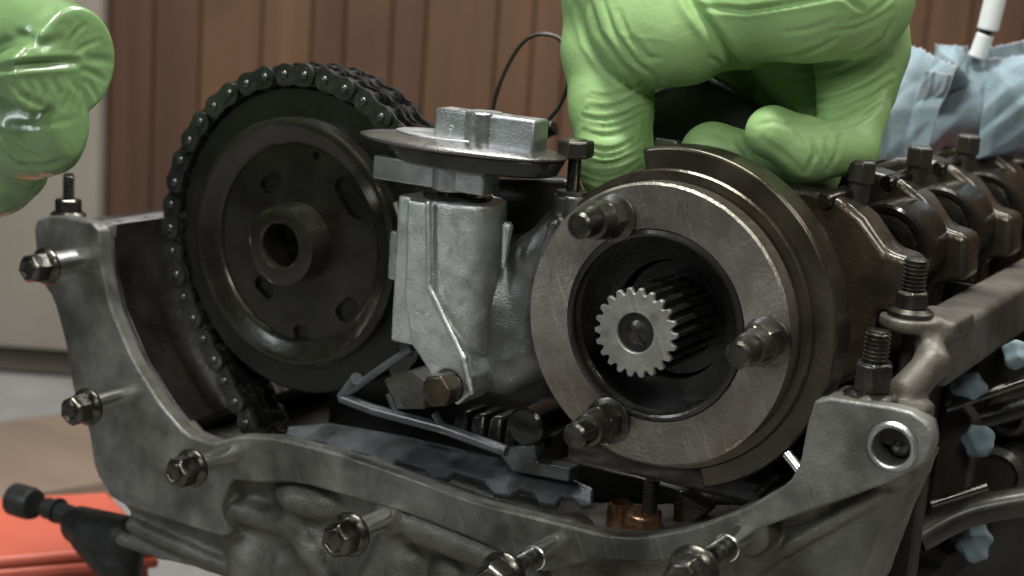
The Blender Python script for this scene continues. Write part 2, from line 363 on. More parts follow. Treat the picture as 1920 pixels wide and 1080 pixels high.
bk = MB(); c = WP+wu*200; c[2] = FLOOR_Z+700
bk.box(c-WN*24, (1900, 12, 1400), Rm); bk.build("backing_board", WOODDARK, wall)
pan = thing("cabinet_panel", "beige painted panel at the left edge beside the brown wood wall", "panel", WP+wu*wall_u(0)+np.array([0, 0, FLOOR_Z-WP[2]]))
a, b = wall_u(-420), wall_u(199)
bz = PP(60, 645, WP, WN)[2]; b2 = MB(); c = WP+wu*(a+b)/2+WN*6; c[2] = bz+700
b2.box(c, (b-a, 20, 1400), Rm); b2.build("panel_face", PANEL, pan, bevel=2)
b2 = MB(); c = WP+wu*(a+b)/2-WN*4; c[2] = (FLOOR_Z+bz)/2-1; b2.box(c, (b-a-6, 20, bz-FLOOR_Z-6), Rm); b2.build("kick_board", TRIM, pan, bevel=1)
fl = MB(); fl.add([(-3000, -2500, FLOOR_Z), (3000, -2500, FLOOR_Z), (3000, 3000, FLOOR_Z), (-3000, 3000, FLOOR_Z)], [(0, 1, 2, 3)])
fo = fl.build("floor", CONC); fo['kind'] = 'structure'
# plywood offcut and the red box on the floor
bq = [PZ(-160, 850, FLOOR_Z), PZ(60, 812, FLOOR_Z), PZ(330, 770, FLOOR_Z), PZ(420, 900, FLOOR_Z), PZ(-160, 990, FLOOR_Z)]
bt = thing("plywood_board", "pale brown plywood board lying on the floor behind the red box", "board", np.mean(bq, 0))
b2 = MB(); b2.prism([p+np.array([0, 0, 12]) for p in bq], (0, 0, -11)); b2.build("board_sheet", BOARD, bt, bevel=1.5)
ZT = FLOOR_Z+62
rq = [PZ(-220, 942, ZT), PZ(205, 920, ZT), PZ(300, 1022, ZT), PZ(-200, 1062, ZT)]
rt = thing("red_box", "red plastic box with a lipped lid on the floor at the lower left corner", "box", np.mean(rq, 0)*[1, 1, 0]+[0, 0, FLOOR_Z])
cen = np.mean(rq, 0)
b2 = MB(); b2.prism([cen+(q-cen)*.95-[0, 0, 8] for q in rq], (0, 0, -53)); b2.build("box_body", RED, rt, bevel=6, seg=4)
b2 = MB(); b2.prism([cen+(q-cen)*.985 for q in rq], (0, 0, -6)); ld = b2.build("lid", RED, rt, bevel=2.5, seg=3)
b2 = MB(); b2.prism([q-[0, 0, 6.2] for q in rq], (0, 0, -6)); b2.build("lid_lip", RED, sub(ld, rt), bevel=2, seg=3)

# ================================================================== ENGINE HOUSING
H = thing("engine_housing", "grey cast aluminium engine housing with open front flange across the foreground", "engine housing", P(960, 1000, 20))
def P2(l, Y=0): return [(lambda q: (q[0], q[2]))(P(x, y, Y)) for x, y in l]
flange_px = [(62, 415), (100, 402), (185, 420), (190, 500), (207, 580), (250, 680), (300, 760), (348, 815), (398, 832), (450, 818), (520, 822), (640, 852),
             (760, 893), (900, 945), (1040, 980), (1130, 1003), (1200, 1008), (1300, 990), (1400, 952), (1480, 905), (1500, 868), (1512, 800), (1530, 742),
             (1700, 768), (1742, 795), (1752, 832), (1735, 870), (1690, 896), (1560, 945), (1460, 978), (1330, 1032), (1250, 1054), (1120, 1050), (1020, 1074),
             (1000, 1066), (890, 1012), (760, 962), (700, 945), (560, 905), (470, 905), (432, 900), (412, 955), (432, 1012), (330, 980), (216, 942), (178, 885), (165, 800), (138, 740), (122, 640), (100, 560), (72, 520)]
body_px = [(165, 800), (180, 890), (240, 965), (250, 1150), (1590, 1150), (1640, 1010), (1693, 893), (1560, 940), (1300, 1010), (1000, 1000), (700, 900), (400, 850)]
flP, boP = P2(flange_px), P2(body_px, 8)
def mp(x, y, Y): return P(x, y, Y)
def house(p):
    x, y, z = p
    xx, zz = x[:, 0, :], z[:, 0, :]
    xx, zz = np.broadcast_arrays(xx, zz)
    f2 = poly2d(xx, zz, flP)[:, None, :]; b2_ = poly2d(xx, zz, boP)[:, None, :]
    d = smax(f2+1.2, np.maximum(1-y, y-12), 1.0)
    # right block and left top lug go deeper
    blk = sdbox(p, (126, 13, -30), (16, 12, 10), 3)
    body = smax(b2_, np.maximum(9-y, y-52), 2.5)
    d = smin(d, body, 3.5)
    for (q, Y, r, rr_) in (((590, 930), 12, 15, (17, 12, 8.5)),):
        c = mp(*q, Y); d = smin(d, ellips(p, c, rr_), 3)
    def cap(d, pa, pb, Y, ra, rb=None, k=3):
        return smin(d, capsule(p, mp(*pa, Y), mp(*pb, Y), ra, rb), k)
    d = cap(d, (785, 985), (950, 1052), 6, 6.8, 6.2, 2)
    d = cap(d, (950, 1052), (1010, 1082), 6, 6.2, 5.5, 2)
    d = cap(d, (430, 950), (552, 985), 8, 5, 5, 4); d = cap(d, (552, 985), (585, 1030), 8, 5, 4.5, 4); d = cap(d, (585, 1030), (620, 1110), 8, 4.5, 4.5, 4)
    d = cap(d, (480, 1040), (480, 1150), 14, 11, 11, 4); d = cap(d, (545, 1060), (550, 1150), 14, 8, 8, 3)
    d = cap(d, (415, 905), (430, 1000), 8, 5, 5, 4)
    d = cap(d, (770, 1050), (780, 1150), 12, 9, 10, 3); d = cap(d, (850, 1080), (850, 1150), 12, 9, 9, 3)
    d = cap(d, (745, 985), (700, 1080), 9, 4.5, 4.5, 4)
    d = cap(d, (250, 985), (420, 1060), 8, 3.2, 3, 3); d = cap(d, (230, 1010), (400, 1100), 9, 3.0, 3, 3)
    d = cap(d, (1420, 1060), (1660, 920), 8, 2.2, 2.0, 3)
    # bolt bosses
    for q, r in (((437, 852), 6.5), ((725, 972), 8.5), ((1047, 1022), 9), ((1400, 1002), 9), ((245, 742), 6.5), ((155, 487), 8.5)):
        c = mp(*q, 0); d = smin(d, cyl_y(p, c[0], c[2], r*.8, .5, 16), 1.2)
        d = smin(d, capsule(p, (c[0], 8, c[2]), (c[0]-1, 13, c[2]-18), r*0.85, r*0.6), 3) if q[0] > 300 else d
    d = smin(d, blk, 2)
    # parting grooves
    for pa, pb, r in (((1480, 1048), (1640, 965), 0.9), ((1640, 965), (1690, 925), 0.8)):
        d = smax(d, -capsule(p, mp(*pa, 8.6), mp(*pb, 8.6), r), 0.6)
    # bolt hole of the right block
    c = mp(1672, 838, 0); d = smax(d, -cyl_y(p, c[0], c[2], 7.0, -5, 24), 0.8)
    return d
V, F = nets(house, (-236, -4, -142), (160, 56, 4), 1.0)
V = relax(V, F, 1, 0.35)
N = normals(V, F)
s1 = np.sin(V[:, 0]*.21+1)*np.sin(V[:, 2]*.27+V[:, 0]*.05)+0.6*np.sin(V[:, 0]*.55+V[:, 2]*.43)*np.sin(V[:, 2]*.61)
V = V+N*(0.16*s1)[:, None]*(V[:, 1:2] > 3)
link("front_casting", np_mesh("front_casting", V, F, H['_o']), ALU, H)
c = P(1672, 838, 0)
fp = []
for i in range(len(flP)):
    a_, b_ = np.array(flP[i]), np.array(flP[(i+1) % len(flP)]); fp += [tuple(a_*.84+b_*.16), tuple(a_*.5+b_*.5), tuple(a_*.16+b_*.84)]
b2 = MB(); b2.prism([(x, 0, z) for x, z in fp], (0, 6.5, 0)); ff = b2.build("flange_face", MACH, H, smooth=25)
def boolcut(ob, cutter):
    cu = cutter.build("cutter", BLACKOIL); cu.location = -Vector(ob.parent.location); cu.parent = ob.parent
    md = ob.modifiers.new("cut", 'BOOLEAN'); md.object = cu; md.solver = 'EXACT'; md.operation = 'DIFFERENCE'
    bpy.context.view_layer.update()
    ev = ob.evaluated_get(bpy.context.evaluated_depsgraph_get()); me = bpy.data.meshes.new_from_object(ev)
    ob.modifiers.clear(); ob.data = me; bpy.data.objects.remove(cu); me.shade_smooth(); me.set_sharp_from_angle(angle=rad(35)); return ob
cut = MB(); cut.cyl((c[0], -5, c[2]), (c[0], 30, c[2]), 7.3, n=48); boolcut(ff, cut)
md = ff.modifiers.new("bevel", 'BEVEL'); md.width = .0009; md.segments = 2; md.limit_method = 'ANGLE'; md.angle_limit = rad(50)
b2 = MB(); b2.lathe((c[0], -1.2, c[2]), (c[0], 20, c[2]), [(0.6, 5.9), (0.2, 6.3), (0.2, 7.0), (0.9, 7.7), (1.2, 7.9), (1.35, 7.25), (12, 7.2), (12, 5.8)], 40, closed=True)
b2.build("threaded_insert", ALU_PLATE, H)
b2 = MB(); b2.cyl((c[0], 12, c[2]), (c[0], 23, c[2]), 6.6, n=30); b2.lathe((c[0]+.5, 6, c[2]-1.5), (c[0]+.5, 12.2, c[2]-1.5), [(0, .6), (.6, 2.4), (1.4, 3.2), (6, 3.4)], 20); b2.build("plug_screw", BOLTDARK, H)
# side walls, floor and rear wall of the housing
def wallprism(name, pts_px, Yd, depth, M):
    b_ = MB(); b_.prism([P(x, y, 0)*[1, 0, 1]+[0, Yd, 0] for x, y in pts_px], (0, depth, 0)); return b_.build(name, M, H, bevel=0.8)
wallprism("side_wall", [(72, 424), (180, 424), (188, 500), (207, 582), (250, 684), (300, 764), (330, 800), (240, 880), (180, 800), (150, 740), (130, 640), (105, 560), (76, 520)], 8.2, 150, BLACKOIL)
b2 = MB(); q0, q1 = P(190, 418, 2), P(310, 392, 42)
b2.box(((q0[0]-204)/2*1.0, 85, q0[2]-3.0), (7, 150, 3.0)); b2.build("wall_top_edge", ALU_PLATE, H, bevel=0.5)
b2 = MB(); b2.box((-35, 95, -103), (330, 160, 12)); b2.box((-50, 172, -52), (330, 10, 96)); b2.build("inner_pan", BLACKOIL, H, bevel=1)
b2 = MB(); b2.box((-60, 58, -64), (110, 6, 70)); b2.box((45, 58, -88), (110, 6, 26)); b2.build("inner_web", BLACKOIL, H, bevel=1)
# right hand side rail
s3 = P(1706, 592, 41); s2 = P(1632, 748, 12)
def railf(p):
    d = sdbox(p, (129, 195, -7), (8.5, 150, 10), 2.5)
    d = smin(d, cyl_z(p, s3[0], s3[1], 9.5, s3[2]-4.5, s3[2]), 2)
    d = smin(d, sdbox(p, (s3[0]+7, s3[1]+12, s3[2]-3), (8, 12, 3), 1.5), 3)
    d = smin(d, capsule(p, P(1738, 622, 44), P(1748, 680, 34), 4.5, 5), 3); d = smin(d, capsule(p, P(1748, 680, 34), P(1700, 735, 24), 5, 6), 3)
    d = smin(d, sdbox(p, (s2[0]+2, 16, s2[2]-6), (15, 10, 5.8), 2), 3)
    return smax(d, 6.6-p[1], .5)
V, F = nets(railf, (100, 5, -42), (144, 345, 14), 1.1); V = relax(V, F, 1, .4)
link("side_rail", np_mesh("side_rail", V, F, H['_o']), RAILM, H)
b2 = MB(); b2.box((110, 200, -72), (12, 380, 90)); b2.build("side_skirt", DIRT, H, bevel=2)
for i, (y0, z0) in enumerate(((60, -34), (125, -34), (190, -34))):
    b2 = MB(); b2.prism([(116, y0, z0), (130, y0, z0-14), (130, y0, z0-56), (116, y0, z0-70)], (0, 9, 0)); b2.build("side_rib", DIRT, H, bevel=1.5)

# ================================================================== FLANGE BOLTS
bolts = [((155, 487), 28, "dark flange bolt standing out of the upper left arm below the threaded stud", 5.2),
         ((245, 740), 32, "flange bolt half screwed into the left arm, the second one down", 3.7),
         ((437, 850), 32, "flange bolt half screwed in at the lower left bend of the housing", 3.7),
         ((725, 970), 31, "flange bolt half screwed in at the bottom centre below the wavy gasket", 4.0),
         ((1047, 1020), 45, "long flange bolt at the bottom edge left of the oily bronze nut's pit", 4.3),
         ((1400, 1000), 49, "long flange bolt at the bottom edge right of the bronze nut's pit", 4.5)]
bmesh_cache = {}
for i, (q, L, lab, r) in enumerate(bolts):
    c = P(*q, 0)
    t = thing("flange_bolt", lab, "bolt", c, group="flange bolts around the housing front")
    key = (L > 40, r)
    a = c+np.array([0, 1, 0]); h0 = c-np.array([0, L-9, 0])
    b2 = MB()
    if L > 40:
        b2.cyl(c-np.array([0, 0.5, 0])*0+[0, 3, 0], c-[0, 17, 0], r, ch=.4); s_ = b2.build("shank", SHANKM, t)
        b3 = MB(); b3.thread(c-[0, 16.8, 0], h0, r-.45, 1.1); b3.build("thread", BOLTM, sub(s_, t))
    else:
        b2.cyl(a, h0, r); b2.build("shank", SHANKM, t)
    b2 = MB(); hr = 6.3 if i < 3 else 7.0
    b2.lathe(h0+[0, .6, 0], h0-[0, 12, 0], [(0, hr+.9), (1.2, hr+1.2), (2.2, hr+.8), (3.4, hr-.9)], 36); fl_ = b2.build("washer_flange", BOLTM, t)
    b2 = MB(); ax_a, ax_b = h0-[0, 1.5, 0], h0-[0, 10.5, 0]
    rot = [.2, .5, .1, .35, .6, .15][i]
    n = 6; prof = [(0, hr-.2), (6.6, hr-.2), (8.6, hr-1.6), (9.0, hr-2.6), (8.2, hr-3.4)]
    b2.lathe(ax_a, ax_b, prof, 6, rot=rot); b2.build("hex_head", BOLTM, t, bevel=.35)
# ================================================================== STUDS WITH NUTS
def stud(base, h, r, nut_r, nut_h, label, M, Mn, tall=False):
    t = thing("threaded_stud", label, "stud", base, group="threaded studs on the housing")
    b_ = MB(); b_.thread(base+[0, 0, -2], base+[0, 0, h], r, 1.3, depth=.65); b_.build("thread", M, t)
    b_ = MB(); b_.lathe(base, base+[0, 0, 20], [(0, nut_r*1.32), (1.6, nut_r*1.34), (2.8, nut_r*1.05)], 32); w_ = b_.build("washer", Mn, t)
    b_ = MB(); b_.hex(base+[0, 0, 2.2], base+[0, 0, nut_h], nut_r, .8, .3); b_.build("nut", Mn, t, bevel=.3)
lz = P(128, 408, 8)
stud(lz, 18.5, 2.6, 5.4, 8.0, "thin dark stud with nut on top of the left arm under the hand", BOLTDARK, BOLTM)
stud(s2, 22.0, 4.1, 6.3, 12.0, "thick grey stud with tall collar nut on the bright right block", BOLTM, BOLTM)
stud(s3, 19.0, 3.9, 5.6, 8.4, "black oily stud with nut on the side rail boss", BOLTDARK, BOLTDARK)

# ================================================================== CHAIN SPROCKET
SX, SZ, SY = -108.2, -3.5, 20.0
S = thing("chain_sprocket", "large dark oily timing sprocket inside the chain on the left", "sprocket", (SX, SY, SZ))
def ly(b_, prof, n=96, closed=False, x=SX, z=SZ, y=SY): return b_.lathe((x, y, z), (x, y+100, z), prof, n, closed)
b2 = MB(); ly(b2, [(2.9, 46), (2.9, 58.4), (3.5, 59.2), (27, 59.2), (27, 46)], closed=True); b2.build("drum", BLACKOIL, S)
b2 = MB(); ly(b2, [(0.9, 37.6), (0.2, 38.2), (-.6, 39.6), (-1.6, 44.0), (-2.8, 45.4), (-2.8, 46.8), (-2.0, 47.8), (7, 48.4), (7, 37.6)], closed=True); b2.build("hub_ring", SPROCK, S)
b2 = MB(); ly(b2, [(1.6, 14), (1.6, 38.2), (7, 38.2), (7, 14)], closed=True); face = b2.build("web_plate", SPROCK, S)
for (px, py, r, e_) in ((503, 345, 3.6, 2.2), (645, 583, 3.8, 2.2), (490, 540, 3.3, 1.8), (588, 293, 1.6, .1), (652, 372, 4.6, 4.5), (560, 625, 3.0, 1.0)):
    c = P(px, py, SY); q0 = math.atan2(c[2]-SZ, c[0]-SX)+math.pi/2; cut = MB(); pts = []
    for k in range(26):
        q = q0-math.pi/2+math.pi*(k % 13)/12+(math.pi if k > 12 else 0); sg = 1 if k < 13 else -1
        pts.append((c[0]+sg*e_*math.cos(q0)+r*math.cos(q), SY-6, c[2]+sg*e_*math.sin(q0)+r*math.sin(q)))
    cut.prism(pts, (0, 24, 0)); boolcut(face, cut)
b2 = MB(); ly(b2, [(8, 20), (8, 47), (9.5, 47), (9.5, 20)], closed=True); b2.build("rear_disc", BOLTDARK, S)
b2 = MB(); ly(b2, [(-9.2, 8.6), (-9.8, 9.4), (-9.8, 13.6), (-9.0, 15.2), (1.5, 15.6), (12, 15.6), (12, 8.2), (-7, 8.2)], closed=True); b2.build("hub_boss", SPROCK, S)
b2 = MB(); ly(b2, [(6, 3), (6.4, 8.4), (12, 8.4)]); b2.build("bore_plug", BLACKOIL, S)
nt_ = 42; RP = 63.7
def gear_pts(x, z, y, n, rt, rr, ph=0, duty=(.18, .36, .64, .82)):
    pts = []
    for k in range(n):
        for f_, r in zip(duty, (rr, rt, rt, rr)):
            q = ph+2*math.pi*(k+f_-.5)/n; pts.append((x+r*math.cos(q), y, z+r*math.sin(q)))
    return pts
for y in (3.5, 13.8):
    b2 = MB(); b2.prism(gear_pts(SX, SZ, SY+y, nt_, 58.9, 57.5, math.pi/nt_, (.1, .38, .62, .9)), (0, 4.2, 0)); b2.build("tooth_ring", BLACKOIL, S)
# ================================================================== CHAIN
CH = thing("roller_chain", "oily double row roller chain wrapped round the sprocket", "chain", (SX, SY, SZ-RP))
p0, p1 = P(360, 610, SY), P(441, 770, SY); dv = (p1-p0); dv /= np.hypot(dv[0], dv[2])
a_end = math.atan2(-dv[0], dv[2]) % (2*math.pi)
pitch = RP*2*math.sin(math.pi/nt_); step = 2*math.pi/nt_
nodes = []; a = a_end
k = 0
while a > rad(-40):
    nodes.append((SX+RP*math.cos(a), SZ+RP*math.sin(a))); a -= step
nodes = nodes[::-1]
e = nodes[-1]
for k in range(1, 9): nodes.append((e[0]+dv[0]*pitch*k, e[1]+dv[2]*pitch*k))
def stadium(y0, y1, hr, waist):
    b_ = MB(); pts = []
    for k in range(9):
        q = math.pi/2+math.pi*k/8; pts.append((hr*math.cos(q), y0, hr*math.sin(q)))
    pts.append((pitch*.5, y0, -waist))
    for k in range(9):
        q = -math.pi/2+math.pi*k/8; pts.append((pitch+hr*math.cos(q), y0, hr*math.sin(q)))
    pts.append((pitch*.5, y0, waist)); b_.prism(pts, (0, y1-y0, 0)); return b_
def join(*bs):
    o = MB()
    for b_ in bs: o.add(b_.v, b_.f)
    return o
outer = join(stadium(0, 1.3, 4.3, 3.5), stadium(9.6, 10.8, 4.3, 3.5), stadium(19.1, 20.4, 4.3, 3.5))
for x in (0, pitch): outer.lathe((x, -1.1, 0), (x, 21, 0), [(0, .9), (.5, 1.6), (1, 1.75), (22, 1.75), (22.4, .9)], 14)
inner = join(stadium(1.6, 2.9, 4.3, 3.4), stadium(7.6, 8.9, 4.3, 3.4), stadium(11.5, 12.8, 4.3, 3.4), stadium(17.5, 18.8, 4.3, 3.4))
for x in (0, pitch):
    inner.cyl((x, 3, 0), (x, 7.5, 0), 3.15, n=16); inner.cyl((x, 12.9, 0), (x, 17.4, 0), 3.15, n=16)
mo, mi_ = outer.mesh("outer_link", (0, 0, 0), 40), inner.mesh("inner_link", (0, 0, 0), 40)
mo.materials.append(CHAINM); mi_.materials.append(CHAINM)
for i in range(len(nodes)-1):
    (x0, z0), (x1, z1) = nodes[i], nodes[i+1]
    ob = bpy.data.objects.new("outer_link" if i % 2 else "inner_link", mo if i % 2 else mi_); COL.objects.link(ob); ob.parent = CH['ob']
    ob.location = Vector((x0-CH['_o'][0], 0, z0-CH['_o'][2]))*MM
    ob.rotation_euler = (0, -math.atan2(z1-z0, x1-x0), 0)

# ================================================================== PUMP / CLAMP BODY BETWEEN THE SHAFTS
U = thing("clamp_bracket", "bright cast aluminium bracket with foot lug standing between sprocket and steel hub", "bracket", P(850, 750, 5))
def G(px, py, Y): return P(px, py, Y)
def pump(p):
    zt = G(832, 366, 2)[2]
    c0 = G(868, 480, 4)
    d = np.hypot(p[0]-c0[0], p[1]-4)-14.2
    d = smax(d, np.maximum(p[2]-zt, G(850, 668, -8)[2]-p[2]), 2.0)
    lx = G(783, 480, -2); zl = G(783, 640, -2)[2]; d = smin(d, sdbox(p, (lx[0]+.5, 1, (zt+zl)/2), (5.2, 10.5, (zt-zl)/2-.2), 1.2), .8)
    d = smin(d, capsule(p, G(803, 380, -10), G(803, 560, -10), 1.3, 1.3), .8)
    # flat facet running down into the foot lug
    fx = [(lambda q: (q[0], q[2]))(G(x, y, -11)) for x, y in ((768, 374), (800, 380), (806, 545), (868, 668), (886, 708), (884, 740), (862, 758), (836, 748), (806, 690), (776, 645), (762, 560))]
    f2 = poly2d(*np.broadcast_arrays(p[0][:, 0, :], p[2][:, 0, :]), fx)[:, None, :]
    d = smin(d, smax(f2, np.maximum(-12.5-p[1]+0*p[0], p[1]-4), .7), .9)
    cf = G(850, 722, -10)
    d = smin(d, capsule(p, G(806, 540, -12), G(870, 672, -13), .9, 1.2), .7); d = smin(d, capsule(p, G(870, 672, -13), G(884, 735, -13), 1.2, 1.2), .7)
    d = smin(d, capsule(p, G(803, 380, -12), G(806, 540, -12), .9, .9), .6)
    d = smin(d, capsule(p, G(952, 425, 2), G(944, 500, 0), 1.9, .8), 1.5)
    # left tab
    d = smin(d, sdbox(p, (G(752, 480, 10)[0], 10, G(752, 480, 10)[2]), (4.2, 2, 9), .6), 1)
    # recess for the foot bolt
    d = smax(d, -cyl_y(p, cf[0]-.6, cf[2], 5.6, -40, -11.4), .4)
    return d
V, F = nets(pump, (-62, -20, -58), (32, 40, 36), 0.6)
V = relax(V, F, 1, .3)
N = normals(V, F); V = V+N*(0.07*np.sin(V[:, 0]*.5+V[:,1]*.4)*np.sin(V[:, 2]*.45+1))[:, None]
link("cast_body", np_mesh("cast_body", V, F, U['_o']), ALU_CLEAN, U)
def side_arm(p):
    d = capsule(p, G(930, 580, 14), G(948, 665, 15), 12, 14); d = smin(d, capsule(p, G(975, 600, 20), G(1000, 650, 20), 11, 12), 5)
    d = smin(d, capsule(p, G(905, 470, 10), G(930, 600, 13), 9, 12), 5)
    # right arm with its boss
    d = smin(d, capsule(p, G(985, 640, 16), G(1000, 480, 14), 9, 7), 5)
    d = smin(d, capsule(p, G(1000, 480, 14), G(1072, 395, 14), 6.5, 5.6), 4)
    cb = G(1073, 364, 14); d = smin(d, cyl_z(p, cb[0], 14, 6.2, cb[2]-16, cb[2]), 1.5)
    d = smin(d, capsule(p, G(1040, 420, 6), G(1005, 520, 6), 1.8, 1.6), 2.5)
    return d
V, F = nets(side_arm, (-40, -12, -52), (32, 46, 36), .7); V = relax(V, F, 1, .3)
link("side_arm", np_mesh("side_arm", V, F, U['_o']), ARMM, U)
cx_ = G(862, 350, 4); zt = G(832, 366, 2)[2]
b2 = MB(); b2.lathe((cx_[0], 3, zt-2), (cx_[0], 3, zt+20), [(0, 12), (2.8, 12), (3.4, 11.2), (3.5, 7), (9, 6.6)], 40); b2.build("neck", DARKSTEEL, U)
b2 = MB(); ctr = G(815, 326, -6)
b2.box((ctr[0]-1.6, -3, ctr[2]-.4), (45, 11, 8.4)); lb = b2.build("lower_bar", ALU_PLATE, U, bevel=.8)
b2 = MB(); q = G(840, 330, -6); b2.cyl((q[0], -4.5, q[2]-4.9), (q[0], -4.5, q[2]+4.4), 6.2, n=40, ch=.5); b2.build("bar_hub", ALU_PLATE, sub(lb, U))
pz = G(868, 300, -30)
PC = np.array([cx_[0]+1.0, 4.0, G(868, 318, -14)[2]])
def leaf(name, c, rx, ry, prof, M_):
    b_ = MB(); b_.lathe(c, c+[0, 0, 20], prof, 96); b_.v = [(c[0]+(x-c[0])*rx, c[1]+(y-c[1])*ry, z-(x-c[0])*.022) for x, y, z in b_.v]; return b_.build(name, M_, U, bevel=.25)
leaf("lower_leaf", PC+[3.0, 0, -1.5], 35, 18, [(0, .5), (0, .86), (.8, .93), (5.4, 1.0), (5.8, 1.0)], DARKSTEEL)
leaf("upper_leaf", PC+[-1.5, 0, 4.4], 40.4, 19.5, [(0, .6), (0, .975), (.6, 1.0), (1.2, 1.0), (1.9, .93), (3.2, .6), (3.4, .1)], PLATEM)
leaf("thin_shim", PC+[-9, 3, 7.3], 20, 13, [(0, .9), (0, 1.0), (.7, 1.0), (.8, .9)], ALU_PLATE)
tb = G(905, 250, 0)
b2 = MB(); zb = G(912, 288, 0)[2]
b2.box((tb[0], 5, zb+6.6), (39.5, 10, 13.0)); ub = b2.build("upper_bar", ALU_PLATE, U, bevel=.9)
b2 = MB(); hx = G(891, 250, -1)[0]; b2.cyl((hx, 4.2, zb+.1), (hx, 4.2, zb+13.5), 6.5, n=40, ch=.5); b2.build("bar_hub", ALU_PLATE, sub(ub, U))
# cast figures 19 on the upper bar
x0 = G(834, 243, 0)[0]; zc = zb+6.4; yb = -0.1
b2 = MB(); b2.tube([(x0, yb, zc-1.4), (x0, yb, zc+1.4), (x0-.7, yb, zc+.8)], .26, 6)
b2.tube([(x0+2.6+.8*math.cos(q), yb, zc+.6+.8*math.sin(q)) for q in np.linspace(0, 2*math.pi, 14)], .26, 6)
b2.tube([(x0+3.4, yb, zc+.6), (x0+3.2, yb, zc-.7), (x0+2.2, yb, zc-1.4)], .26, 6); b2.build("cast_number", ENGRAVE, sub(ub, U))
b2 = MB(); b2.prism([G(x, y, 22) for x, y in ((925, 335), (1062, 335), (1075, 365), (1050, 398), (1000, 432), (950, 446), (915, 420))], (0, 9, 0)); b2.build("rubber_block", BLACKOIL, U, bevel=1.5)
# hub cap between plate and upper bar
b2 = MB(); q = G(880, 280, -2); b2.cyl((q[0], 4, PC[2]+5), (q[0], 4, zb+.2), 7, n=32); b2.build("spacer", ALU_PLATE, U)
# foot bolt
cf = G(850, 722, -10); FB = thing("foot_bolt", "brown hex bolt through the foot lug of the bright bracket", "bolt", (cf[0], -11, cf[2]))
b2 = MB(); b2.hex((cf[0], -12.5, cf[2]), (cf[0], -21.5, cf[2]), 6.1, .8, .25); b2.build("hex_head", BRNBOLT, FB, bevel=.4)
b2 = MB(); b2.cyl((cf[0], -10.9, cf[2]), (cf[0], -12.6, cf[2]), 4.9, n=30, ch=.2); b2.build("washer", BOLTDARK, FB)
# clamp bolt on the right boss
cb = G(1073, 364, 14); CB = thing("clamp_bolt", "small hex bolt half lifted out of the bracket arm beside the thumb", "bolt", cb)
b2 = MB(); b2.cyl(cb-[0, 0, 6], cb+[0, 0, 13], 2.3, n=20); b2.build("shank", BOLTM, CB)
b2 = MB(); b2.hex(cb+[0, 0, 12.5], cb+[0, 0, 18.5], 6.3, .8, .1); b2.lathe(cb+[0, 0, 18], cb+[0, 0, 20], [(0, 4), (.8, 3.4)], 20); b2.build("hex_head", BOLTDARK, CB, bevel=.3)
b2 = MB(); b2.lathe(cb+[0, 0, .1], cb+[0, 0, 5], [(0, 5.4), (1.0, 5.4), (1.2, 3)], 28); b2.build("washer", BOLTDARK, CB)
# bright pin left of the bracket
q0, q1 = G(743, 380, 6), G(758, 424, 4); PN = thing("copper_pin", "short bright copper pin sticking out left of the bracket", "pin", q1)
b2 = MB(); b2.cyl(q0, q1, 1.4, n=14, ch=.2); b2.cyl(q1, q1+(q1-q0)*.3, 1.9, n=14); b2.build("pin_body", SHANKM, PN)

# ================================================================== STEEL HUB AND SHAFT
CX, CZ = 53.3, -3.6
K = thing("drive_hub", "round brushed steel hub with splined shaft and three studs on the right", "hub", (CX, 0, CZ))
KT = sub(K['ob'], K)
def ky(b_, prof, n=96, closed=False, rot=0): return b_.lathe((CX, 0, CZ), (CX, 100, CZ), prof, n, closed, rot)
b2 = MB(); ky(b2, [(0, 31.6), (0, 45.6), (.7, 46.4), (8, 46.4), (8, 31.6)], 128, True); b2.build("front_ring", RINGM, K)
b2 = MB(); ky(b2, [(-.6, 29.2), (-.9, 30.0), (-.5, 31.2), (1.2, 31.5), (3.2, 30.2), (4.2, 28.8), (34, 28.3), (34, 31.5), (9, 31.5), (1, 31.4), (0, 28.9)][:9], 96, True); b2.build("bore_liner", SPROCK, K)
b2 = MB(); ky(b2, [(8.1, 32), (8.1, 45.4), (9.6, 45.4), (9.8, 49.3), (10.4, 49.9), (13, 49.9), (13, 32)], 112, True); b2.build("step_ring", FLANGEM, K)
na = math.atan2(P(1212, 318, 13)[2]-CZ, P(1212, 318, 13)[0]-CX); nb = math.atan2(P(1322, 925, 13)[2]-CZ, P(1322, 925, 13)[0]-CX)
pts = []
for q in np.linspace(na, nb, 60): pts.append((CX+57*math.cos(q), 12.0, CZ+57*math.sin(q)))
for q in np.linspace(nb, na, 40): pts.append((CX+40*math.cos(q), 12.0, CZ+40*math.sin(q)))
b2 = MB(); b2.prism(pts, (0, 14, 0)); b2.build("rear_flange", FLANGEM, K, bevel=1.1, seg=3)
b2 = MB(); ky(b2, [(13, 20), (13, 47), (36, 47), (36, 20)], 96, True); b2.build("flange_back", DARKSTEEL, K)
b2 = MB(); ky(b2, [(32, 3), (32, 28.5), (35, 28.5)], 64); b2.build("bore_floor", BLACKOIL, K)
NS = 22
b2 = MB(); b2.prism(gear_pts(CX, CZ, -11.6, NS, 14.3, 12.4, .1, (.12, .34, .66, .88)), (0, 44, 0)); sh = b2.build("spline_shaft", DARKSTEEL, K)
b2 = MB()
op = gear_pts(CX, CZ, -13.2, NS, 14.4, 12.5, .1, (.12, .34, .66, .88)); n = len(op)
ip = [(CX+6.4*math.cos(math.atan2(p[2]-CZ, p[0]-CX)), -13.2, CZ+6.4*math.sin(math.atan2(p[2]-CZ, p[0]-CX))) for p in op]
VV = op+ip+[(x, -11.5, z) for x, y, z in op]+[(x, -5.0, z) for x, y, z in ip]
FF = []
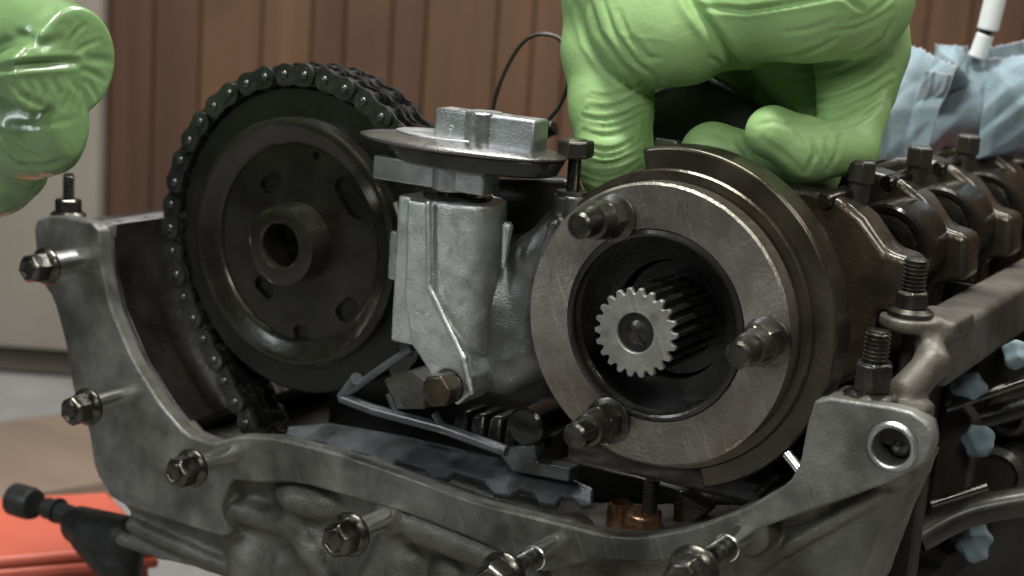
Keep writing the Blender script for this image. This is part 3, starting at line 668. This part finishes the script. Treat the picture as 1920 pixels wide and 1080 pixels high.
for i in range(n):
    j = (i+1) % n; FF += [(i, j, n+j, n+i), (i, 2*n+i, 2*n+j, j), (n+i, n+j, 3*n+j, 3*n+i)]
b2.add(VV, FF); b2.build("shaft_face", LIGHTSTEEL, sub(sh, K), smooth=30, bevel=.3)
b2 = MB(); b2.lathe((CX, -12.4, CZ), (CX, 0, CZ), [(0, .8), (.5, 3.2), (1.5, 5.2), (2.6, 6.1), (3.4, 6.45)], 30); b2.box((CX+.6, -12.2, CZ-1), (.9, 1.2, 7), np.array(Matrix.Rotation(rad(-38), 3, 'Y'))); b2.build("centre_screw", BOLTDARK, sub(sh, K))
b2 = MB(); ky(b2, [(18, 13), (18, 19), (22, 21), (32, 22)], 48); b2.build("shaft_collar", DARKSTEEL, sub(sh, K))
for (px, py) in ((1152, 408), (1440, 640), (1142, 788)):
    c = P(px, py, 0)
    b2 = MB(); b2.cyl((c[0], 1, c[2]), (c[0], -24.5, c[2]), 4.3, n=28, ch=.9); so = b2.build("stud", BOLTM, K)
    b2 = MB(); b2.hex((c[0], -1.6, c[2]), (c[0], -9.5, c[2]), 6.7, .8, px*.37); b2.build("nut", BOLTDARK, sub(so, K), bevel=.3)
    b2 = MB(); b2.lathe((c[0], -9, c[2]), (c[0], -30, c[2]), [(0, 6.0), (4.5, 5.6), (6.2, 5.3), (6.6, 4.2)], 30); b2.build("collar", BOLTDARK, sub(so, K))
    b2 = MB(); b2.lathe((c[0], .1, c[2]), (c[0], -2, c[2]), [(0, 8.0), (1.4, 8.0), (1.8, 7.4)], 36); b2.build("washer", BOLTDARK, sub(so, K))
c = P(1280, 392, 0); b2 = MB(); s_ = 2.6
b2.tube([(c[0]-s_*.6, .0, c[2]-s_), (c[0]-s_*.6, .0, c[2]+s_), (c[0]+s_*.6, .0, c[2]-s_), (c[0]+s_*.6, .0, c[2]+s_)], .10, 6); b2.build("stamped_letter", BOLTDARK, K)

# ================================================================== BEARING CAPS BEHIND THE HUB
cap_px = [(1500, 372), (1535, 335), (1580, 320), (1630, 320), (1688, 338), (1730, 372), (1768, 428), (1815, 443), (1812, 527), (1752, 532), (1730, 640), (1600, 700), (1480, 640), (1450, 460)]
base = [P(x, y, 105) for x, y in cap_px]
labs = ["brown oily bearing cap directly behind the steel hub", "brown oily bearing cap second behind the steel hub", "brown oily bearing cap third behind the hub below the blue towel", "brown bearing cap fourth behind the hub at the right edge", "farthest brown bearing cap at the right edge"]
proto = None
capbase = np.array([90, 105.0, -30])
t = thing("bearing_pedestal", labs[0], "bearing pedestal", capbase, group="bearing caps in a row behind the hub")
b2 = MB(); b2.prism(base, (0, 17, 0)); b2.build("cap_body", BROWN, t, bevel=2.6, seg=3)
jc = P(1648, 470, 77)+[0, 65, 0]
b2 = MB(); b2.lathe(jc, jc+[0, 60, 0], [(1.5, 4), (1.5, 7.8), (0, 8.6), (0, 10.4), (3.5, 11), (4, 12.6), (2.2, 13.4), (2.2, 15.0), (3.2, 16), (8, 16.4), (27, 16.4)], 56); jb = b2.build("bearing_boss", BOSSM, t)
b2 = MB(); b2.hex(jc+[0, .5, 0], jc-[0, 4.5, 0], 5.6, .8, .2); b2.lathe(jc-[0, 4, 0], jc-[0, 9, 0], [(0, 3), (.6, 3), (1.6, 2.2)], 18); b2.build("boss_bolt", BOLTDARK, sub(jb, t), bevel=.3)
b2 = MB(); tp = P(1724, 297, 118); 
b2.cyl(tp+[-1, 0, -14], tp+[0, 0, 0], 3.9, n=24); b2.hex(tp+[0, 0, -3.5], tp+[0, 0, 4.5], 5.0, .9, .4); b2.build("cap_bolt", DIRT, t, bevel=.4)
b2 = MB(); b2.cyl(tp+[-7, -14, -9], tp+[-3, -2, -7], 3.0, n=20, ch=.6); b2.build("cap_dowel", BOSSM, t)
parts = list(t['ob'].children); subs = {o: list(o.children) for o in parts}
t['ob'].location = Vector(capbase-[0, 65, 0])*MM
for k in range(1, 5):
    r_ = t['ob'].copy(); COL.objects.link(r_); r_.location = Vector(capbase+[0, -65+65*k, 0])*MM; r_['label'] = labs[k]
    for o in parts:
        o2 = o.copy(); COL.objects.link(o2); o2.parent = r_
        for q in subs[o]:
            q2 = q.copy(); COL.objects.link(q2); q2.parent = o2
# shaft running through the caps
CS = thing("cam_shaft", "dark oily shaft running back through the brown bearing caps", "shaft", (CX, 40, CZ))
b2 = MB(); b2.cyl((CX+8, 37, CZ), (CX+8, 330, CZ), 24, n=48); b2.build("shaft_body", DARKSTEEL, CS)
for y in (62, 127, 192):
    b2 = MB(); b2.lathe((CX+16, y, CZ+8), (CX+16, y+60, CZ+8), [(0, 20), (0, 33), (2, 35), (18, 35), (20, 33), (20, 20)], 60); b2.build("shaft_journal", DARKSTEEL, CS)

# ================================================================== GUIDE RAIL, GASKET AND THINGS IN THE PAN
TR = thing("guide_frame", "grey triangular guide frame with struts below the bracket", "frame", G(800, 810, -4))
b2 = MB()
for pts, r in (([(668, 708), (640, 745)], 1.9), ([(640, 745), (700, 768), (830, 803), (950, 846)], 2.0), ([(645, 742), (700, 702), (772, 652)], 1.5), ([(728, 738), (745, 782)], 1.1), ([(815, 775), (838, 812)], 1.5)):
    b2.tube([G(x, y, -3) for x, y in pts], r, 12)
b2.lathe(G(668, 710, -5), G(668, 710, 2)*[1, 1, 1], [(0, 2.2), (6, 2.2)], 18); b2.build("frame_rail", GASKET, TR)
b2 = MB(); q = G(755, 735, 6); b2.prism([G(718, 712, 2), G(765, 695, 2), G(800, 720, 2), G(795, 768, 2), G(742, 768, 2)], (0, 12, 0)); b2.build("guide_block", ALU, TR, bevel=.8)
GK = thing("gasket_strip", "grey blue gasket strip with torn wavy edge along the pan lip", "gasket", G(830, 870, 12))
up = [(540, 800), (620, 792), (760, 817), (900, 850), (985, 868), (1065, 893), (1112, 915)]
lo_ = [(1108, 948), (1088, 952), (1075, 938), (1052, 932), (1040, 950), (1012, 948), (1000, 930), (975, 922), (955, 934), (925, 930), (905, 904), (880, 897), (850, 888), (838, 900), (806, 902), (796, 884), (772, 876), (745, 868), (730, 882), (700, 876), (690, 858), (660, 850), (648, 862), (622, 850), (612, 836), (570, 828), (535, 818)]
b2 = MB(); pl = [G(x, y, 20) for x, y in up]+[G(x, y-4, 9) for x, y in lo_]
b2.prism(pl, (0, 2.0, -2.4)); b2.build("gasket_sheet", GASKET, GK, bevel=.5)
b2 = MB(); b2.tube([G(x, y, 22)+[0, 0, 1.2] for x, y in ((560, 806), (640, 816), (740, 846), (820, 856), (900, 884), (960, 890), (1040, 914))], [.5, .9, .6, 1.0, .6, .9, .5], 8); b2.build("gasket_bead", GASKET, GK)
b2 = MB(); b2.prism([G(x, y, 12) for x, y in ((930, 845), (1000, 830), (1006, 868), (1068, 880), (1066, 905), (960, 885))], (0, 8, 0)); b2.build("gasket_tab", GASKET, GK, bevel=.8)
TS = thing("tensioner_shoe", "black ribbed tensioner shoe above the gasket strip", "shoe", G(930, 830, 14))
for k in range(5):
    b2 = MB(); xa = 845+k*32; b2.prism([G(xa, 822+k*7, 14), G(xa+8, 775+k*3, 16), G(xa+34, 770+k*6, 18), G(xa+26, 832+k*7, 14)], (0, 14, 0)); b2.build("shoe_rib", BLACKOIL, TS, bevel=1.2)
q = G(985, 800, 12); b2 = MB(); b2.cyl((q[0], 11, q[2]), (q[0], 30, q[2]), 7.0, n=32, ch=1); b2.build("shoe_pivot", DARKSTEEL, TS)
n0 = G(1205, 985, 20); NU = thing("bronze_nut", "oil wet bronze nut with stud in the pit under the hub", "nut", n0)
b2 = MB(); b2.hex(n0+[0, 0, -3], n0+[0, 0, 5.5], 7.2, 1.2, .35); b2.build("nut_body", COPPER, NU, bevel=.5)
b2 = MB(); b2.thread(n0+[2, 0, 5], n0+[2, 0, 17], 2.8, 1.3); b2.build("thread", BOLTDARK, NU)
n1 = G(1160, 985, 24); OC = thing("oil_cup", "small oily metal sleeve left of the bronze nut in the pit", "sleeve", n1)
b2 = MB(); b2.lathe(n1+[0, 0, -4], n1+[0, 0, 20], [(0, 3.0), (0, 4.6), (1, 5), (12, 4.4), (12.6, 3.6), (2, 3.0)], 28, closed=True); b2.build("sleeve_wall", COPPER, OC)
n2 = G(1265, 975, 26); OB = thing("bearing_shell", "brown oily curved shell edge under the hub right of the bronze nut", "shell", n2)
b2 = MB(); b2.prism([G(1262, 925, 28), G(1275, 920, 28), G(1330, 958, 28), G(1300, 985, 28), G(1258, 985, 28)], (0, 9, 0)); b2.build("shell_body", BROWN, OB, bevel=1.4)
q = G(1432, 915, 20); OT = thing("drain_screw", "small dark threaded screw under the hub by the right pan corner", "screw", q)
b2 = MB(); b2.thread(q+[-2, 0, -3], q+[3, 4, 4], 2.2, 1.2); b2.build("thread", BOLTM, OT)
q0, q1 = G(1475, 850, 6), G(1502, 884, 3); DW = thing("dowel_pin", "short bright dowel pin beside the right block's inner corner", "pin", q1)
b2 = MB(); b2.cyl(q0, q1, 1.7, n=18, ch=.4); b2.build("pin_body", SHANKM, DW)

# ================================================================== SENSOR ON THE LEFT, WIRE, ROD
SN = thing("sensor_plug", "black rubber sensor plug on the lower left of the housing", "sensor", P(180, 1000, 22))
b2 = MB(); a, b = P(22, 934, 26), P(95, 955, 26); ax = b-a
b2.lathe(a, b, [(0, 3), (.8, 6.2), (2, 7.4), (12, 7.4), (14.5, 6.6), (15, 5)], 30); b2.build("plug_cap", RUBBER, SN)
b2 = MB(); b2.cyl(P(88, 952, 26), P(150, 975, 26), 4.8, n=24); b2.lathe(P(105, 956, 26), P(125, 964, 26), [(0, 4.9), (.3, 5.7), (1.8, 5.7), (2.1, 4.9)], 24); b2.build("plug_neck", RUBBER, SN)
def sens(p):
    d = capsule(p, P(150, 985, 26), P(235, 1010, 24), 8.5, 10); d = smin(d, capsule(p, P(175, 1010, 24), P(225, 1060, 22), 9, 10), 4); return d
lo = np.min([P(60, 1150, 20), P(60, 900, 20)], 0)-[5, 0, 5]; c = P(200, 1010, 25)
V, F = nets(sens, c-[32, 18, 30], c+[26, 18, 26], .9); link("plug_body", np_mesh("plug_body", relax(V, F, 2), F, SN['_o']), RUBBER, SN)
def spline(pts, n=10):
    pts = [np.asarray(p, float) for p in pts]; out = []
    for i in range(len(pts)-1):
        a, b, c_, d_ = pts[max(i-1, 0)], pts[i], pts[i+1], pts[min(i+2, len(pts)-1)]
        for k in range(n):
            t_ = k/n; out.append(.5*((2*b)+(-a+c_)*t_+(2*a-5*b+4*c_-d_)*t_**2+(-a+3*b-3*c_+d_)*t_**3))
    return out+[pts[-1]]
W = thing("wire_bail", "thin dark wire loop standing behind the bracket beside the gloved hand", "wire", P(960, 240, 90))
b2 = MB(); b2.tube(spline([P(x, y, 90) for x, y in ((918, 262), (924, 205), (940, 150), (965, 100), (990, 72), (1020, 64), (1050, 74), (1066, 110), (1064, 160), (1048, 200), (1020, 235), (1000, 262))]), .85, 10); b2.build("wire_loop", WIREM, W)
b2 = MB(); b2.cyl(P(1010, 252, 95), P(1040, 238, 95), 3.0, n=16, ch=.5); b2.build("wire_clip", BLACKOIL, W)
RD = thing("white_rod", "glossy white rod standing up in the blue towel at the top right", "rod", P(1835, 105, 240))
b2 = MB(); b2.cyl(P(1832, 108, 240), P(1848, 64, 240), 3.8, n=24, ch=.5); b2.build("rod_tip", WHITEM, RD)
b2 = MB(); b2.cyl(P(1846, 70, 240), P(1850, 52, 240), 2.6, n=20); b2.build("rod_gap", BLACKOIL, RD)
b2 = MB(); b2.cyl(P(1852, 56, 240), P(1885, -80, 240), 4.6, n=24, ch=.5); b2.build("rod_body", WHITEM, RD)

# ================================================================== PAPER TOWEL
def cloth(corners, nu, nv, seed, amp, bow=0.0):
    """crumpled sheet over four corner points"""
    r = np.random.default_rng(seed); A, B, C_, D_ = [np.asarray(c, float) for c in corners]
    u, v = np.meshgrid(np.linspace(0, 1, nu), np.linspace(0, 1, nv), indexing='ij')
    Pn = (A[None, None]*((1-u)*(1-v))[..., None]+B*(u*(1-v))[..., None]+C_*(u*v)[..., None]+D_*((1-u)*v)[..., None])
    nrm = np.cross(B-A, D_-A); nrm /= np.linalg.norm(nrm)
    d = np.zeros_like(u)
    for k in range(9):
        ang = r.uniform(0, math.pi); fr = r.uniform(0.5, 2.4); ph = r.uniform(0, 6.28)
        q = np.sin((u*math.cos(ang)+v*math.sin(ang))*fr*math.pi+ph+1.2*np.sin(v*2+ph)*.4); d += (q*.6+(1-np.abs(q))**2*.5)*r.choice([-1, 1])*amp*.42/(0.5+.5*fr)
    d += bow*np.sin(u*math.pi)*np.sin(v*math.pi)
    Pn = Pn+nrm*d[..., None]
    jag = r.normal(0, 1, nu); Pn[:, -1] += (D_-A)*0.008*jag[:, None]
    V = Pn.reshape(-1, 3); F = [(i*nv+j, (i+1)*nv+j, (i+1)*nv+j+1, i*nv+j+1) for i in range(nu-1) for j in range(nv-1)]
    return V, np.array(F)
TW = thing("paper_towel", "crumpled blue paper towel behind the bearing caps at the upper right", "paper towel", P(1760, 260, 210))
for i, (cs, amp, bow, sd) in enumerate((
        ([(1600, 360, 190), (1720, 350, 190), (1800, 130, 215), (1690, 78, 215)], 9, 8, 3),
        ([(1700, 330, 230), (1950, 280, 250), (1930, 74, 260), (1745, 110, 235)], 9, 6, 11),
        ([(1740, 180, 225), (1830, 160, 235), (1815, 85, 238), (1755, 82, 230)], 5, 10, 5),
        ([(1830, 300, 225), (1990, 260, 240), (1980, 90, 250), (1850, 110, 240)], 8, 5, 23),
        ([(1690, 260, 200), (1745, 250, 205), (1785, 140, 206), (1735, 130, 200)], 4, 6, 31))):
    V, F = cloth([P(*c) for c in cs], 42, 42, sd, amp, bow)
    ob = link("towel_sheet", np_mesh("towel_sheet", V, F, TW['_o']), TOWEL, TW); md = ob.modifiers.new("thick", 'SOLIDIFY'); md.thickness = .0007
# clutter beside the engine at the lower right
for i, (q, lab) in enumerate((((1815, 725), "blue towel scrap under the thin pipe beside the side rail"), ((1905, 665), "blue towel scrap at the right edge above the thin pipe"), ((1835, 825), "pale blue towel scrap beside the right block"),
                              ((1825, 1015), "pale blue towel scrap at the lower right corner"), )):
    Yc = 108+i*5; c = P(*q, Yc); t = thing("towel_scrap", lab, "paper scrap", c, group="blue towel scraps beside the engine")
    rs = [(7, 5, 5.5), (5, 5, 5.5), (6, 5, 6.5), (7, 5, 8), (4.5, 4, 5), (6.5, 5, 4.5)][i]; ph = i*1.7
    def lump(p, c=c, rs=rs, ph=ph):
        X, Y, Z = p[0]-c[0], p[1]-c[1], p[2]-c[2]
        return ellips(p, c, rs)+.9*np.abs(np.sin(.5*X+.35*Z+ph))+.6*np.sin(.8*Z-.4*X+.5*Y+ph)-.3
    V, F = nets(lump, c-np.array(rs)-3, c+np.array(rs)+3, .7)
    link("scrap_wad", np_mesh("scrap_wad", relax(V, F, 5), F, t['_o']), TOWEL, t)
for i, (pts, r, M, lab) in enumerate((([(1770, 765, 100), (1850, 738, 112), (1990, 690, 125)], 2.0, BOLTM, "thin pale metal pipe crossing the right edge"), ([(1745, 945, 90), (1850, 912, 100)], 1.6, BOLTM, "short pale metal pipe below the right block"),
                          ([(1760, 800, 130), (1860, 780, 140), (1990, 740, 150)], 4.0, BLACKOIL, "thick black hose behind the pale pipe at the right edge"), ([(1720, 1010, 96), (1820, 960, 108), (1990, 930, 120)], 5.5, DIRT, "thick dark hose low at the right edge")
                          )):
    t = thing("pipe", lab, "pipe", P(*pts[0])); b2 = MB(); b2.tube(spline([P(*q) for q in pts]), r, 14); b2.build("pipe_tube", M, t)
GB = thing("gear_case", "dark dirty gear case behind the pipes at the lower right", "gear case", P(1850, 1000, 170))
b2 = MB(); b2.prism([P(x, y, 175) for x, y in ((1700, 640), (1990, 560), (2100, 700), (2100, 1200), (1640, 1200), (1660, 900))], (0, 40, 0)); b2.build("case_body", DIRT, GB, bevel=3)
for q, r in (((1880, 880), 13), ((1780, 960), 10), ((1900, 770), 9), ((1700, 1030), 9)):
    c = P(*q, 172); b2 = MB(); b2.lathe(c+[0, 3, 0], c-[0, 20, 0], [(0, r+3), (4, r+1), (9, r), (14, r*.9), (15.5, r*.7), (12, r*.55)], 28); b2.build("case_boss", DIRT, GB)

# ================================================================== GLOVED HANDS
def chain_sdf(p, pts, k=3.0):
    d = None
    for (a, b) in zip(pts[:-1], pts[1:]):
        q = capsule(p, a[0], b[0], a[1], b[1]); d = q if d is None else smin(d, q, k)
    return d
def J(px, py, Y, rpx):
    c = P(px, py, Y); return (c, rpx/pxmm(c))
def right_hand(p):
    thenar = chain_sdf(p, [J(1160, -170, 60, 105), J(1165, -30, 58, 98), J(1225, 55, 50, 98), J(1285, 62, 48, 98)], 8)
    thenar = smin(thenar, chain_sdf(p, [J(1270, -160, 60, 130), J(1275, 0, 56, 118)]), 8)
    hypo = chain_sdf(p, [J(1420, 5, 52, 112), J(1520, -5, 46, 114), J(1600, -8, 56, 106)], 6)
    hypo = smin(hypo, chain_sdf(p, [J(1410, -170, 60, 130), J(1590, -170, 62, 116)]), 14)
    hypo = smin(hypo, chain_sdf(p, [J(1595, -150, 62, 112), J(1600, 0, 60, 106)]), 6)
    d = smin(thenar, hypo, 7)
    d = smin(d, capsule(p, P(1365, -40, 64), P(1392, 62, 62), 16, 12.5), 6)
    thumb = chain_sdf(p, [J(1148, -40, 62, 92), J(1134, 95, 56, 77), J(1146, 200, 52, 75), J(1152, 285, 48, 68), J(1142, 330, 46, 52)], 5)
    d = smin(d, thumb, 6)
    col = chain_sdf(p, [J(1600, 0, 80, 104), J(1614, 95, 82, 84), J(1606, 170, 78, 66), J(1580, 240, 68, 52)], 6); d = smin(d, col, 4)
    col2 = chain_sdf(p, [J(1490, 0, 98, 110), J(1510, 110, 104, 90), J(1550, 215, 92, 60)], 6); d = smin(d, col2, 4)
    f1 = chain_sdf(p, [J(1630, 205, 72, 40), J(1596, 278, 58, 46), J(1520, 282, 47, 55), J(1448, 248, 40, 51)], 5); d = smin(d, f1, 1.6)
    f2 = chain_sdf(p, [J(1520, 320, 70, 58), J(1420, 320, 60, 64), J(1336, 290, 54, 62)], 4); d = smin(d, f2, 1.3)
    # fingers passing behind the held part
    for a in ([J(1250, 60, 106, 84), J(1270, 190, 122, 70), J(1290, 300, 112, 58)], [J(1370, 40, 110, 90), J(1385, 180, 126, 74), J(1395, 300, 114, 60)], [J(1490, 60, 110, 84), J(1495, 200, 124, 70), J(1480, 310, 112, 58)]):
        d = smin(d, chain_sdf(p, a), 4)
    return d
V, F = nets(right_hand, P(1000, 420, 60)+[-8, -50, -14], P(1760, -120, 60)+[26, 98, 6], .8)
V = relax(V, F, 3, .5)
cl = [([(1262, -60), (1300, 10), (1345, 70), (1394, 142)], 3.2, 2.2), ([(1320, 14), (1400, 20), (1480, 8), (1590, -12)], 1.8, 1.2),
      ([(1082, 10), (1102, 80), (1140, 135), (1190, 172), (1225, 182)], 1.7, 1.3), ([(1105, 0), (1122, 60), (1165, 120), (1216, 160)], 1.3, 1.2), ([(1130, 0), (1150, 60), (1190, 115), (1240, 152)], 1.0, 1.1), ([(1160, 20), (1180, 70), (1220, 118)], .7, 1.1)]
r_ = np.random.default_rng(4)
for y in np.arange(150, 330, 13):                                   # rings of wrinkled glove round the thumb
    x0, x1, k_ = 1066+(y-100)*.08, 1222, r_.uniform(14, 30); y0 = y+r_.uniform(-4, 4)
    if y > 270: x1 = 1214
    a0, a1 = r_.uniform(0, .25), r_.uniform(.75, 1)
    q = np.linspace(a0, a1, 7); cl.append(([(x0+(x1-x0)*t_, y0+k_*math.sin(math.pi*min(1, t_*1.1))+(-16*(t_-.5))) for t_ in q], r_.uniform(.6, 1.35), r_.uniform(.7, 1.1)))
for x, y, l_, dy, dp in ((1440, 112, 130, -40, .9), (1510, 128, 140, -52, 1.2), (1490, 150, 165, -60, 1.4), (1520, 172, 150, -66, 1.3), (1500, 196, 175, -62, 1.5), (1530, 214, 140, -58, 1.3), (1480, 232, 170, -50, 1.2), (1560, 240, 90, -44, 1.0), (1560, 60, 110, -42, .8), (1590, 40, 90, -60, .7), (1470, 60, 90, -20, .5)):
    cl.append(([(x, y), (x+l_*.4, y+dy*.15), (x+l_*.75, y+dy*.55), (x+l_, y+dy)], dp, 1.1))
cl += [([(1522, 262), (1528, 290), (1512, 322)], 1.1, 1.1), ([(1548, 262), (1550, 300)], .8, 1.0), ([(1382, 260), (1404, 302)], .7, 1.2), ([(1575, 255), (1570, 290), (1552, 318)], .9, 1.0), ([(1420, 235), (1450, 228), (1490, 240)], .5, 1.0), ([(1430, 262), (1470, 290), (1500, 318)], .5, 1.3), ([(1300, 262), (1340, 250), (1370, 262)], .4, 1.2), ([(1330, 280), (1380, 288), (1410, 310)], .5, 1.1), ([(1490, 240), (1500, 270)], .5, 1.0), ([(1620, 20), (1585, -5), (1540, -25)], 1.0, 1.3), ([(1675, 40), (1655, 80), (1610, 108)], 1.0, 1.2),
       ([(1190, 70), (1215, 108), (1235, 110)], .8, 1.2), ([(1330, 108), (1345, 112), (1360, 128)], .8, 1.2), ([(1100, -10), (1095, 40)], .8, 1.4)]
V = creases(V, F, cl)
RH = thing("gloved_hand", "hand in a pale green glove gripping down behind the steel hub, palm forward", "hand", P(1400, 330, 60), group="green gloved hands")
link("glove_skin", np_mesh("glove_skin", V, F, RH['_o']), GLOVE, RH)
HB = thing("held_shade_block", "black part in the green gloved grip, extended to darken the gap under the palm", "engine part", P(1330, 300, 82))
b2 = MB(); b2.prism([P(x, y, 78) for x, y in ((1205, 180), (1260, 160), (1320, 140), (1385, 175), (1440, 215), (1560, 260), (1560, 400), (1210, 400))], (0, 9, 0)); b2.build("shade_block_body", BLACKOIL, HB, bevel=2)  # black sheet extended up and forward to deepen the shade under the palm
b2 = MB(); b2.box(P(1252, 268, 74), (9, 4, 3)); b2.build("shade_block_lip", ALU_PLATE, HB, bevel=.6)

def left_hand(p):
    Y0 = -105
    f1 = chain_sdf(p, [J(-190, 40, Y0+34, 110), J(-60, 55, Y0+26, 105), J(50, 72, Y0+20, 100), J(122, 112, Y0+12, 104)], 8)
    f1 = smin(f1, chain_sdf(p, [J(130, 138, Y0+2, 80), J(80, 152, Y0-5, 60), J(30, 140, Y0-6, 48)], 5), 3.5)
    f2 = chain_sdf(p, [J(-120, 205, Y0+24, 85), J(-20, 242, Y0+16, 82), J(55, 246, Y0+12, 78), J(108, 232, Y0+10, 58)], 6)
    f2 = smin(f2, chain_sdf(p, [J(30, 262, Y0+12, 68), J(98, 274, Y0+11, 52)], 4), 6)
    f3 = chain_sdf(p, [J(-140, 290, Y0+24, 85), J(-60, 320, Y0+18, 82), J(-10, 322, Y0+16, 78), J(34, 318, Y0+16, 56)], 6)
    palm = chain_sdf(p, [J(-260, 60, Y0+48, 120), J(-200, 240, Y0+44, 130), J(-160, 330, Y0+34, 90)], 8)
    d = smin(f1, f2, 2.2); d = smin(d, f3, 2.2); d = smin(d, palm, 6); return d
cL = P(-40, 180, -85)
V, F = nets(left_hand, cL+[-58, -34, -46], cL+[54, 52, 48], .8)
V = relax(V, F, 3, .5)
cl = [([(-10, 132), (40, 122), (95, 118), (140, 116)], 2.6, 1.5), ([(30, 60), (80, 84), (110, 74)], 1.0, 1.8), ([(0, 84), (50, 62), (100, 22)], 1.2, 1.8), ([(20, 150), (40, 178), (90, 204)], .8, 1.3),
      ([(0, 250), (40, 285), (80, 300)], 1.0, 1.4), ([(40, 305), (80, 312), (120, 300)], .9, 1.2), ([(-5, 275), (30, 305), (70, 322)], 1.0, 1.1), ([(20, 232), (70, 236), (130, 226)], .5, 1.4)]
for k in range(7):                                                # compressed folds round the bent knuckle
    q0 = rad(-75+k*25+r_.uniform(-10, 10)); ra, rb_ = r_.uniform(30, 62), r_.uniform(74, 104)
    cl.append(([(120+t_*math.cos(q0+.35*(t_-ra)/60), 128+t_*math.sin(q0+.35*(t_-ra)/60)) for t_ in np.linspace(ra, rb_, 6)], r_.uniform(.25, .7), r_.uniform(.8, 1.7)))
for k in range(4):
    x0 = 44+k*29+r_.uniform(-6, 6); cl.append(([(x0, 150), (x0+10+k, 172), (x0+6+k, 200)], r_.uniform(.4, .8), 1.0))
V = creases(V, F, cl)
LH = thing("gloved_hand", "oil wet green gloved fist with curled fingers at the upper left corner", "hand", P(60, 340, -100), group="green gloved hands")
link("glove_skin", np_mesh("glove_skin", V, F, LH['_o']), GLOVEWET, LH)
